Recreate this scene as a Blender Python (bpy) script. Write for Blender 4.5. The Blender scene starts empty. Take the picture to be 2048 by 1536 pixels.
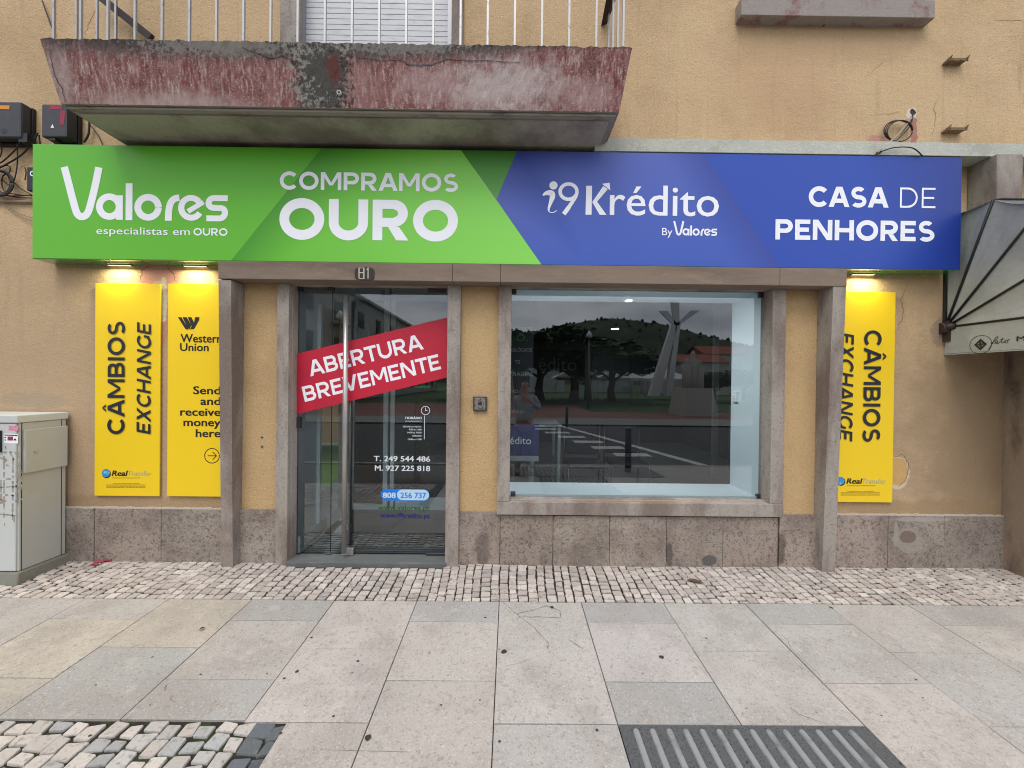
import bpy, math, random
from math import sin, cos, pi, radians
random.seed(7)
S = bpy.context.scene
COL = S.collection

# ------------------------------------------------------------------ camera
F = 770.0; DIST = 3.234
P_, Y_, R_ = radians(.3348), radians(.3113), radians(.6228)
def _mm(A, B): return [[sum(A[i][k]*B[k][j] for k in range(3)) for j in range(3)] for i in range(3)]
_B = [[1,0,0],[0,0,-1],[0,1,0]]
_Y = [[cos(Y_),-sin(Y_),0],[sin(Y_),cos(Y_),0],[0,0,1]]
_X = [[1,0,0],[0,cos(P_),-sin(P_)],[0,sin(P_),cos(P_)]]
_R = [[cos(R_),-sin(R_),0],[sin(R_),cos(R_),0],[0,0,1]]
MC = _mm(_R, _mm(_X, _mm(_B, _Y)))
def ray(px, py):
    v = ((px-1024)/F, (py-768)/F, 1.0)
    return [sum(MC[k][i]*v[k] for k in range(3)) for i in range(3)]
_d = ray(1020, 1127)
CZ = -_d[2]/_d[1]*DIST
CAM = (0.0, -DIST, CZ)
from mathutils import Matrix, Vector
cd = bpy.data.cameras.new('camera'); cam = bpy.data.objects.new('camera', cd); COL.objects.link(cam)
cd.sensor_width = 36; cd.sensor_fit = 'HORIZONTAL'; cd.lens = 36*F/2048
cd.clip_start = .004; cd.clip_end = 3000
cam.matrix_world = Matrix(((MC[0][0],-MC[1][0],-MC[2][0],CAM[0]),(MC[0][1],-MC[1][1],-MC[2][1],CAM[1]),(MC[0][2],-MC[1][2],-MC[2][2],CAM[2]),(0,0,0,1)))
S.camera = cam

# ------------------------------------------------------------------ world, sun, exposure
SUN_EL, SUN_ROT = radians(58), radians(200)
w = bpy.data.worlds.new('World'); S.world = w; w.use_nodes = True
nt = w.node_tree; nd = nt.nodes; lk = nt.links
bg = nd['Background']; bg.inputs[1].default_value = .12
sky = nd.new('ShaderNodeTexSky'); sky.sky_type = 'NISHITA'; sky.sun_disc = False
sky.sun_elevation = SUN_EL; sky.sun_rotation = SUN_ROT; sky.dust_density = 4
tc = nd.new('ShaderNodeTexCoord'); mp = nd.new('ShaderNodeMapping'); mp.inputs['Scale'].default_value = (1,1,3.2)
no = nd.new('ShaderNodeTexNoise'); no.inputs['Scale'].default_value = 2.6; no.inputs['Detail'].default_value = 7; no.inputs['Roughness'].default_value = .55
cr = nd.new('ShaderNodeValToRGB')
cr.color_ramp.elements[0].position = .34; cr.color_ramp.elements[0].color = (3.9,4.2,4.9,1)
cr.color_ramp.elements[1].position = .66; cr.color_ramp.elements[1].color = (9.5,9.7,10.0,1)
mx = nd.new('ShaderNodeMix'); mx.data_type = 'RGBA'; mx.inputs[0].default_value = .88
lk.new(tc.outputs['Generated'], mp.inputs[0]); lk.new(mp.outputs[0], no.inputs['Vector']); lk.new(no.outputs[0], cr.inputs[0])
lk.new(sky.outputs[0], mx.inputs[6]); lk.new(cr.outputs[0], mx.inputs[7]); lk.new(mx.outputs[2], bg.inputs[0])
sl = bpy.data.lights.new('sun', 'SUN'); sl.energy = .9; sl.angle = radians(28); sl.color = (1,.965,.91)
so = bpy.data.objects.new('sun', sl); COL.objects.link(so); so.location = (0,-20,30)
so.rotation_euler = (radians(90)-SUN_EL, 0, radians(-14))
vs = S.view_settings; vs.view_transform = 'Standard'; vs.look = 'None'; vs.gamma = 1; vs.exposure = .72
S.cycles.use_denoising = True; S.cycles.filter_width = 1.05
S.cycles.max_bounces = 8; S.cycles.transparent_max_bounces = 12

# ------------------------------------------------------------------ pixel -> point on a plane of the place
def at(px, py, Y=0.0):
    d = ray(px, py); t = (Y-CAM[1])/d[1]
    return Vector((CAM[0]+d[0]*t, Y, CAM[2]+d[2]*t))
def atx(px, py, X):
    d = ray(px, py); t = (X-CAM[0])/d[0]
    return Vector((X, CAM[1]+d[1]*t, CAM[2]+d[2]*t))
GS = .0427
def atg(px, py, up=0.0):
    d = ray(px, py); t = (GS*CAM[1]+up-CAM[2])/(d[2]-GS*d[1])
    return Vector((CAM[0]+d[0]*t, CAM[1]+d[1]*t, CAM[2]+d[2]*t))
def gz(x, y): return GS*y

# ------------------------------------------------------------------ materials
def srgb(r, g, b):
    f = lambda c: ((c/255)/12.92 if c/255 <= .04045 else ((c/255+.055)/1.055)**2.4)
    return (f(r), f(g), f(b), 1)
def _pos(n):
    g = n.nodes.new('ShaderNodeNewGeometry'); return g.outputs['Position']
def _noise(n, vec, scale, detail=5, rough=.6, stretch=None, dist=0):
    if stretch:
        m = n.nodes.new('ShaderNodeMapping'); m.inputs['Scale'].default_value = stretch
        n.links.new(vec, m.inputs[0]); vec = m.outputs[0]
    t = n.nodes.new('ShaderNodeTexNoise'); t.inputs['Scale'].default_value = scale
    t.inputs['Detail'].default_value = detail; t.inputs['Roughness'].default_value = rough
    t.inputs['Distortion'].default_value = dist
    n.links.new(vec, t.inputs['Vector']); return t.outputs[0]
def _math(n, op, a, b=None, clamp=False):
    m = n.nodes.new('ShaderNodeMath'); m.operation = op; m.use_clamp = clamp
    for i, v in enumerate((a, b)):
        if v is None: continue
        if isinstance(v, (int, float)): m.inputs[i].default_value = v
        else: n.links.new(v, m.inputs[i])
    return m.outputs[0]
def _ramp(n, v, lo, hi):
    r = n.nodes.new('ShaderNodeMapRange'); r.interpolation_type = 'SMOOTHSTEP'
    r.inputs[1].default_value = lo; r.inputs[2].default_value = hi
    n.links.new(v, r.inputs[0]); return r.outputs[0]
def _mix(n, fac, a, b, mode='MIX'):
    m = n.nodes.new('ShaderNodeMix'); m.data_type = 'RGBA'; m.blend_type = mode
    if isinstance(fac, (int, float)): m.inputs[0].default_value = fac
    else: n.links.new(fac, m.inputs[0])
    for s, v in ((6, a), (7, b)):
        if isinstance(v, tuple): m.inputs[s].default_value = v
        else: n.links.new(v, m.inputs[s])
    return m.outputs[2]
def _blob(n, pos, c, r, wob=.25, edge=.12, nscale=9):
    """ragged elliptical patch round point c (X, Z), radii r"""
    s = n.nodes.new('ShaderNodeSeparateXYZ'); n.links.new(pos, s.inputs[0])
    dx = _math(n, 'DIVIDE', _math(n, 'SUBTRACT', s.outputs[0], c[0]), r[0])
    dz = _math(n, 'DIVIDE', _math(n, 'SUBTRACT', s.outputs[2], c[1]), r[1])
    d = _math(n, 'SQRT', _math(n, 'ADD', _math(n, 'MULTIPLY', dx, dx), _math(n, 'MULTIPLY', dz, dz)))
    nz = _noise(n, pos, nscale, 6, .65)
    d = _math(n, 'ADD', d, _math(n, 'MULTIPLY', _math(n, 'SUBTRACT', nz, .5), wob*6))
    return _ramp(n, d, 1.0+edge, 1.0-edge)
def mat(name, col, rough=.6, layers=(), bump=(), metallic=0, attr=False, blobs=(), spec=.5, emit=None, coat=0):
    """layers: (scale, colour, lo, hi[, stretch[, amount]]) noise masks; bump: (scale, distance[, stretch])"""
    m = bpy.data.materials.new(name); m.use_nodes = True; n = m.node_tree
    b = n.nodes['Principled BSDF']; pos = _pos(n)
    c = col
    if attr:
        a = n.nodes.new('ShaderNodeVertexColor'); a.layer_name = 'tint'
        c = a.outputs[0] if col is None else _mix(n, 1.0, col, a.outputs[0], 'MULTIPLY')
    for L in layers:
        st = L[4] if len(L) > 4 else None; am = L[5] if len(L) > 5 else 1
        f = _ramp(n, _noise(n, pos, L[0], 6, .62, st), L[2], L[3])
        if am != 1: f = _math(n, 'MULTIPLY', f, am)
        c = _mix(n, f, c, L[1])
    for B in blobs:
        f = _blob(n, pos, B[0], B[1], *(B[3:6] if len(B) > 3 else ()))
        if len(B) > 6: f = _math(n, 'MULTIPLY', f, B[6])
        c = _mix(n, f, c, B[2])
    if isinstance(c, tuple): b.inputs['Base Color'].default_value = c
    else: n.links.new(c, b.inputs['Base Color'])
    b.inputs['Roughness'].default_value = rough; b.inputs['Metallic'].default_value = metallic
    b.inputs['Specular IOR Level'].default_value = spec
    if coat: b.inputs['Coat Weight'].default_value = coat; b.inputs['Coat Roughness'].default_value = .08
    prev = None
    for B in bump:
        u = n.nodes.new('ShaderNodeBump'); u.inputs['Distance'].default_value = B[1]; u.inputs['Strength'].default_value = 1
        n.links.new(_noise(n, pos, B[0], 4, .6, B[2] if len(B) > 2 else None), u.inputs['Height'])
        if prev: n.links.new(prev, u.inputs['Normal'])
        prev = u.outputs[0]
    if prev: n.links.new(prev, b.inputs['Normal'])
    if emit:
        b.inputs['Emission Color'].default_value = emit[0]; b.inputs['Emission Strength'].default_value = emit[1]
    return m
def xz(px, py, Y=0): p = at(px, py, Y); return (p.x, p.z)
K = {}
wall_c = srgb(199,171,134)
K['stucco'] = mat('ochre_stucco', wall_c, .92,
    layers=((1.1, srgb(182,154,118), .42, .66), (3.5, srgb(202,170,124), .5, .75, (1,1,.5), .6), (5, srgb(150,126,98), .56, .78, (1.8,1,.22), .55), (16, srgb(214,186,148), .54, .74, (1.5,1,.08), .4), (9, srgb(158,130,100), .56, .74, (2.2,1,.07), .4), (62, srgb(142,116,86), .50, .68, None, .42), (75, srgb(232,200,152), .52, .68, None, .5)),
    bump=((22,.006),(80,.005),(180,.002)),
    blobs=((xz(1660,90), (.85,.16), srgb(168,140,108), .3, .6, 5, .55), (xz(1560,180), (.5,.35), srgb(186,152,118), .35, .6, 3, .5), (xz(60,820), (1.7,1.25), srgb(166,142,116), .3, .6, 1.3, .65), (xz(1990,850), (1.2,1.3), srgb(160,138,112), .3, .6, 1.5, .65), (xz(318,552), (.17,.16), srgb(200,146,132), .16, .06, 9), (xz(318,585),(.07,.10), srgb(192,180,158), .2, .1, 14), (xz(327,640),(.045,.22), srgb(180,140,122), .25, .1, 12), (xz(327,600),(.035,.18), srgb(205,195,175), .25, .1, 16),  # the two biggest blobs paint grime plus shade from the sign into the lower wall
           (xz(1795,945), (.1,.14), srgb(206,186,164), .12, .05, 9), (xz(1795,942), (.085,.12), srgb(196,160,104), .12, .06, 9),
           (xz(1824,226), (.045,.05), srgb(214,200,186), .3, .1, 18), (xz(1826,224), (.022,.028), srgb(60,50,45), .3, .1, 22), (xz(1828,268), (.03,.16), srgb(170,120,105), .35, .1, 14), (xz(1756,282), (.09,.05), srgb(186,138,122), .2, .08, 12),
           (xz(1880,665), (.07,.12), srgb(150,130,112), .3, .1, 14),
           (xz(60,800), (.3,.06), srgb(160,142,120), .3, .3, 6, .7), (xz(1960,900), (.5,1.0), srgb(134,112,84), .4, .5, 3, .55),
           (xz(300,1005),(2.2,.06), srgb(150,124,92), .5, .5, 5, .6), (xz(1800,1016),(1.3,.06), srgb(150,124,92), .5, .5, 5, .6)))
K['infill'] = mat('golden_stucco', srgb(192,162,118), .92,
    layers=((1.6, srgb(178,148,108), .45, .7), (64, srgb(142,116,80), .50, .68, None, .45), (80, srgb(218,188,146), .52, .68, None, .45), (7, srgb(150,122,84), .62, .8, (1,1,.3), .5)), bump=((24,.006),(75,.006),(180,.002)))
K['stone'] = mat('grey_stone', srgb(158,150,141), .82,
    layers=((2.6, srgb(122,108,100), .42, .62, (1,1,.35)), (14, srgb(110,100,94), .5, .72, (1,1,.25), .6), (50, srgb(104,92,84), .52, .70, None, .7), (85, srgb(70,62,58), .58, .70, None, .6), (100, srgb(180,170,162), .56, .70, None, .55)), bump=((80,.002),(30,.002)))
K['lintel'] = mat('dirty_stone_lintel', srgb(132,116,102), .85,
    layers=((1.6, srgb(108,94,82), .4, .7, (.6,1,3)), (16, srgb(148,130,114), .52, .75, (.3,1,1), .6), (150, srgb(72,64,58), .6, .72, None, .6)), bump=((120,.0015),(30,.002)))
K['plinth'] = mat('rough_granite', srgb(150,139,130), .85, attr=True,
    layers=((2.6, srgb(118,106,98), .40, .66, None, .8), (7, srgb(154,136,120), .50, .70, None, .6), (11, srgb(96,86,80), .56, .74, (1,1,.6), .6), (30, srgb(94,82,76), .50, .68, None, .65), (62, srgb(62,54,50), .54, .66, None, .75), (74, srgb(186,174,164), .56, .70, None, .45)), bump=((60,.005),(25,.005)),
    blobs=((xz(1787,1064),(.022,.10), srgb(156,150,140), .3, .2, 14, .65),(xz(1835,1037),(.24,.018), srgb(160,156,146), .3, .2, 10, .75),(xz(1866,1056),(.016,.06), srgb(150,144,136), .3, .2, 14, .6),(xz(1810,1080),(.13,.10), srgb(150,144,134), .2, .1, 9, .7),(xz(1810,1072),(.075,.05), srgb(116,100,90), .15, .1, 9),(xz(1335,1105),(.03,.1), srgb(72,62,56), .4, .3, 14, .7),(xz(1415,1118),(.06,.05), srgb(92,88,86), .2, .1, 12),(xz(965,1095),(.06,.16), srgb(84,74,68), .4, .3, 9,.6),(xz(1560,1090),(.03,.14), srgb(76,66,60), .4, .3, 12, .7)))
K['mortar'] = mat('mortar_line', srgb(186,176,162), .9, bump=((150,.003),))
K['dark'] = mat('dark_joint', srgb(40,34,30), .95)
K['band'] = mat('white_washed_band', srgb(186,188,178), .85,
    layers=((2, srgb(166,168,156), .45, .7), (40, srgb(206,206,198), .5, .7, None, .6), (12, srgb(120,118,104), .64, .8, (.5,1,3), .6)), bump=((60,.004),(160,.003)))
K['soffit'] = mat('painted_soffit', srgb(176,168,156), .9, layers=((1.1, srgb(128,118,110), .42, .62), (70, srgb(90,88,78), .55, .70, None, .5)), bump=((70,.004),(200,.003)))
K['lip'] = mat('concrete_lip', srgb(150,142,134), .9, layers=((14, srgb(96,86,80), .5, .75, (.3,1,1)),), bump=((60,.003),))
bx = lambda a, b: (xz(a, b, -.53))
K['fascia'] = mat('weathered_red_fascia', srgb(112,52,50), .88,
    layers=((22, srgb(150,110,106), .38, .68, (1,1,.12), .85), (9, srgb(140,98,94), .45, .65, (1,1,.3), .6), (55, srgb(196,180,174), .48, .72, (1,1,.08), .7), (4, srgb(88,36,36), .50, .70, (1,1,.3), .7), (75, srgb(212,202,196), .52, .70, None, .45), (66, srgb(56,32,32), .54, .70, (1,1,.6), .45)),
    bump=((60,.005,(1,1,.3)),(160,.004)),
    blobs=((bx(1010,175),(.34,.17), srgb(186,174,170), .55, .7, 9, .8), (bx(860,165),(.2,.1), srgb(176,152,150), .5, .7, 11, .6), (bx(330,205),(.60,.08), srgb(172,152,146), .3, .6, 9, .7), (bx(120,150),(.07,.2), srgb(170,152,146), .3, .5, 9, .6), (bx(1170,185),(.22,.09), srgb(176,150,148), .35, .6, 9, .5), (bx(700,175),(.3,.12), srgb(164,128,126), .3, .6, 9, .4),
           (bx(650,84),(6.0,.042), srgb(52,49,46), .10, .5, 12, .9), (bx(520,78),(1.7,.15), srgb(68,64,60), .16, .5, 6, .88), (bx(560,78),(1.6,.12), srgb(46,44,42), .30, .5, 24, .85), (bx(850,88),(.7,.085), srgb(66,63,60), .2, .5, 10, .85), (bx(640,170),(.17,.26), srgb(70,67,64), .24, .4, 12, .9), (bx(640,150),(.16,.25), srgb(150,148,140), .9, .2, 38, .75), (bx(650,150),(.15,.25), srgb(34,32,30), .8, .2, 27, .8), (bx(450,95),(.5,.07), srgb(140,136,130), .9, .2, 40, .6), (bx(800,100),(.4,.05), srgb(140,136,130), .9, .2, 36, .6), (bx(668,140),(.045,.10), srgb(92,46,42), .4, .3, 18), (bx(480,100),(.2,.05), srgb(120,114,108), .6, .3, 24, .7)))
K['moss'] = mat('blackened_edge', srgb(62,58,52), .95, layers=((30, srgb(110,104,96), .55, .75), (9, srgb(82,44,40), .6, .75)), bump=((80,.008),))
def tinted(name, rough, bumps, layers, sp=.4): return mat(name, None, rough, attr=True, layers=layers, bump=bumps, spec=sp)
K['slab'] = tinted('granite_slab', .78, ((140,.0012),(14,.0016)),
    ((1.7, srgb(146,139,134), .44, .66, None, .6), (5, srgb(160,151,144), .5, .66, None, .45), (9, srgb(196,188,180), .56, .76, None, .5), (40, srgb(136,128,122), .52, .70, None, .55), (95, srgb(96,92,88), .56, .68, None, .6), (110, srgb(222,216,210), .56, .70, None, .55), (18, srgb(112,108,104), .64, .78, None, .5)))
K['cobble'] = tinted('limestone_cobble', .72, ((45,.006),(140,.003)),
    ((42, srgb(120,112,106), .54, .70, None, .7), (18, srgb(128,112,104), .56, .78, None, .6), (120, srgb(108,96,90), .60, .74, None, .5), (5, srgb(150,134,124), .6, .8, None, .5)))
K['joint'] = mat('dirt_joint', srgb(44,34,30), .95, layers=((20, srgb(78,64,56), .5, .7),), bump=((120,.004),))
K['mossjoint'] = mat('mossy_joint', srgb(40,33,27), .95, layers=((14, srgb(46,60,20), .46, .60),(60, srgb(74,92,34), .62, .74, None, .6)), bump=((150,.006),))
K['slabjoint'] = mat('slab_joint', srgb(84,78,72), .95)
K['tactile'] = mat('dark_tactile_base', srgb(86,87,88), .8, layers=((130, srgb(52,52,54), .5, .66),(12, srgb(104,104,104), .55, .8, None, .5)), bump=((130,.003),))
K['tacbar'] = mat('worn_tactile_bar', srgb(140,141,142), .7, layers=((12, srgb(112,113,114), .48, .7),(120, srgb(90,90,92), .6, .7, None, .5)), bump=((140,.001),))
K['gum'] = mat('old_gum', srgb(52,48,46), .8)
K['stcrack'] = mat('stucco_crack', srgb(104,82,62), .95)
K['crack'] = mat('crack_line', srgb(96,88,82), .95)
K['white'] = mat('white_vinyl', srgb(240,241,248), .45)
K['white_small'] = mat('frosted_white_vinyl', srgb(206,216,222), .6)
K['signface'] = mat('printed_sign_face', None, .42, attr=True, layers=((300, srgb(255,255,255), .7, .9, None, .05),), spec=.4)
K['signside'] = mat('green_aluminium_edge', srgb(60,140,58), .08, spec=1.0, coat=.8)
K['yellow'] = mat('yellow_panel', srgb(238,201,30), .42, layers=((200, srgb(246,208,70), .55, .75, None, .35),), spec=.4)
K['navy'] = mat('navy_letter', srgb(26,32,44), .5)
K['black'] = mat('black_print', srgb(24,22,22), .55)
K['greytype'] = mat('blue_grey_print', srgb(150,164,150), .5)
K['fine'] = mat('fine_print', srgb(150,124,30), .6)
K['globe'] = mat('blue_globe_print', srgb(44,140,200), .35, layers=((60, srgb(150,210,235), .5, .7),))
K['red'] = mat('red_banner_vinyl', srgb(190,26,54), .5, layers=((2, srgb(178,24,52), .5, .7),))
K['green'] = mat('green_vinyl', srgb(40,140,40), .5)
K['dgreen'] = mat('dark_green_vinyl', srgb(34,96,48), .5)
K['blue'] = mat('blue_vinyl', srgb(0,120,220), .5)
K['pale'] = mat('pale_blue_vinyl', srgb(180,212,236), .5)
K['dblue'] = mat('dark_blue_vinyl', srgb(24,36,120), .5)
K['steel'] = mat('brushed_steel', srgb(186,182,178), .36, metallic=.65, layers=((90, srgb(140,138,136), .5, .7, (1,1,.02)),))
K['dsteel'] = mat('dark_clamp', srgb(92,92,94), .4, metallic=.9)
K['rail'] = mat('galvanised_baluster', srgb(166,166,168), .45, metallic=.6, layers=((60, srgb(120,114,110), .58, .72, (1,1,.3)),))
K['rust'] = mat('rusty_steel', srgb(120,98,70), .85, layers=((60, srgb(72,52,38), .5, .66),))
K['iron'] = mat('dark_painted_iron', srgb(44,32,30), .6, layers=((30, srgb(70,44,38), .55, .7),))
K['shutter'] = mat('white_roller_shutter', srgb(198,200,204), .5, layers=((9, srgb(180,182,186), .5, .7, (1,1,4)),))
K['alu'] = mat('grey_aluminium', srgb(150,152,156), .4, metallic=.4)
K['plastic'] = mat('charcoal_plastic', srgb(46,48,54), .5, layers=((10, srgb(62,62,66), .52, .75, (1,1,.4)),), bump=((200,.0006),))
K['plastic2'] = mat('black_plastic', srgb(26,26,29), .5)
K['cable'] = mat('black_cable', srgb(34,30,30), .6)
K['greycable'] = mat('grey_cable', srgb(150,132,116), .7)
K['orange'] = mat('orange_label', srgb(214,140,30), .6)
K['pink'] = mat('faded_pink_sticker', srgb(206,130,150), .7, layers=((120, srgb(230,190,198), .5, .6),))
K['magenta'] = mat('magenta_tape', srgb(150,30,66), .6, layers=((90, srgb(70,16,34), .55, .62),))
K['cabinet'] = mat('pale_cabinet_paint', srgb(192,195,193), .55, layers=((3, srgb(190,192,186), .5, .75), (40, srgb(150,148,138), .66, .78, (1,1,.5), .6)), bump=((300,.0004),))
K['cabside'] = mat('beige_cabinet_panel', srgb(178,178,172), .6, layers=((4, srgb(176,172,160), .5, .75), (50, srgb(120,114,102), .70, .78, None, .6)), bump=((300,.0004),))
K['residue'] = mat('tape_residue', srgb(150,145,134), .9, layers=((40, srgb(120,114,106), .5, .65),))
K['concrete'] = mat('mossy_concrete', srgb(124,122,112), .9, layers=((6, srgb(84,90,66), .5, .75), (60, srgb(90,86,80), .58, .72)), bump=((70,.004),))
K['canvas'] = mat('grey_awning_canvas', srgb(156,159,157), .9, layers=((3, srgb(140,143,141), .45, .7, (1,1,.5)), (90, srgb(130,132,124), .5, .7, None, .3), (14, srgb(126,128,122), .62, .78, None, .4)), bump=((5,.012),(600,.0004)))
K['leaf'] = mat('dry_leaf', srgb(92,66,52), .8)
K['litter'] = mat('red_litter', srgb(150,48,66), .7, layers=((50, srgb(96,40,46), .5, .7),))
K['iwhite'] = mat('white_interior_paint', srgb(226,238,242), .6)
K['igrey'] = mat('grey_interior_wall', srgb(40,43,45), .8)
K['ifloor'] = mat('dark_shop_floor', srgb(74,78,78), .35, layers=((3, srgb(62,66,66), .5, .7),))
K['mat'] = mat('mat_rib', srgb(186,188,188), .6)
K['matdark'] = mat('mat_gap', srgb(24,24,24), .9)
K['threshold'] = mat('worn_threshold', srgb(92,96,94), .7, layers=((14, srgb(112,112,108), .5, .75, (.4,1,1)), (120, srgb(60,62,60), .6, .72, None, .6)), bump=((120,.0015),))
K['lampglow'] = mat('lit_spot', srgb(255,255,250), .5, emit=((1,.97,.9,1), 9))
K['posterblue'] = mat('blue_poster', srgb(32,42,98), .6)
K['deskedge'] = mat('pale_desk_board', srgb(140,148,152), .6)
K['innerfr'] = mat('grey_inner_frame', srgb(84,86,86), .6)
K['chair'] = mat('dark_chair_fabric', srgb(34,34,44), .8)
K['asphalt'] = mat('asphalt', srgb(58,58,60), .85, layers=((2, srgb(66,66,66), .45, .7),(120, srgb(50,50,52), .55, .7, None, .6)), bump=((90,.003),))
K['sett'] = mat('dark_setts', srgb(64,62,60), .85, layers=((14, srgb(38,36,36), .5, .6),(3, srgb(84,82,78), .5, .7)), bump=((14,.01),))
K['roadpaint'] = mat('road_paint', srgb(196,196,192), .7, layers=((30, srgb(140,140,138), .6, .75),))
K['paleway'] = mat('pale_paving', srgb(128,126,122), .8, layers=((9, srgb(104,102,98), .5, .7),))
K['redpath'] = mat('red_path', srgb(122,80,72), .85, layers=((2, srgb(120,80,72), .5, .7),))
K['grass'] = mat('lawn_grass', srgb(58,84,36), .95, layers=((3, srgb(42,64,28), .45, .7),(60, srgb(84,104,50), .55, .7, None, .6)))
K['foliage'] = mat('tree_leaf', srgb(48,72,34), .8, layers=((1.2, srgb(34,54,26), .45, .6),(8, srgb(78,98,48), .58, .72, None, .6)))
K['bark'] = mat('bark', srgb(78,64,54), .9, bump=((30,.01),))
K['hill'] = mat('wooded_hill', srgb(48,62,40), .95, layers=((.05, srgb(34,48,32), .42, .6),(.4, srgb(66,78,50), .55, .7)), bump=((.3,2.0),))
K['render_w'] = mat('white_render', srgb(176,176,170), .85, layers=((.4, srgb(156,156,150), .45, .7),))
K['rooftile'] = mat('roof_tile', srgb(140,72,54), .85)
K['windowdark'] = mat('dark_window', srgb(28,32,38), .2)
K['sculpt'] = mat('pale_steel', srgb(205,206,204), .5, metallic=.3)
K['statue'] = mat('pale_statue_stone', srgb(170,166,158), .85, bump=((6,.03),))
K['tent'] = mat('tent_canvas', srgb(200,202,206), .8)
K['skin'] = mat('skin', srgb(190,140,112), .55)
K['shirt'] = mat('pale_blue_shirt', srgb(176,184,200), .85, bump=((14,.01),))
K['trouser'] = mat('light_trousers', srgb(170,164,150), .9, bump=((12,.01),))
K['shoe'] = mat('dark_shoe', srgb(34,32,34), .5)
K['hair'] = mat('dark_hair', srgb(34,26,22), .7, bump=((120,.004),))
def glassmat(name, tint, k):
    m = bpy.data.materials.new(name); m.use_nodes = True; n = m.node_tree; n.nodes.remove(n.nodes['Principled BSDF'])
    t = n.nodes.new('ShaderNodeBsdfTransparent'); t.inputs[0].default_value = tint
    g = n.nodes.new('ShaderNodeBsdfGlossy'); g.inputs['Roughness'].default_value = 0.0; g.inputs[0].default_value = (.93,.97,1,1)
    f = n.nodes.new('ShaderNodeFresnel'); f.inputs[0].default_value = 1.52
    f2 = _math(n, 'MULTIPLY', f.outputs[0], k, True)
    mm = n.nodes.new('ShaderNodeMixShader'); n.links.new(f2, mm.inputs[0]); n.links.new(t.outputs[0], mm.inputs[1]); n.links.new(g.outputs[0], mm.inputs[2])
    n.links.new(mm.outputs[0], n.nodes['Material Output'].inputs[0]); return m
K['glass'] = glassmat('window_glass', (.90,.97,.97,1), 3.1)
K['innerglass'] = glassmat('inner_glass', (.86,.9,.9,1), 1.2)

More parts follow.
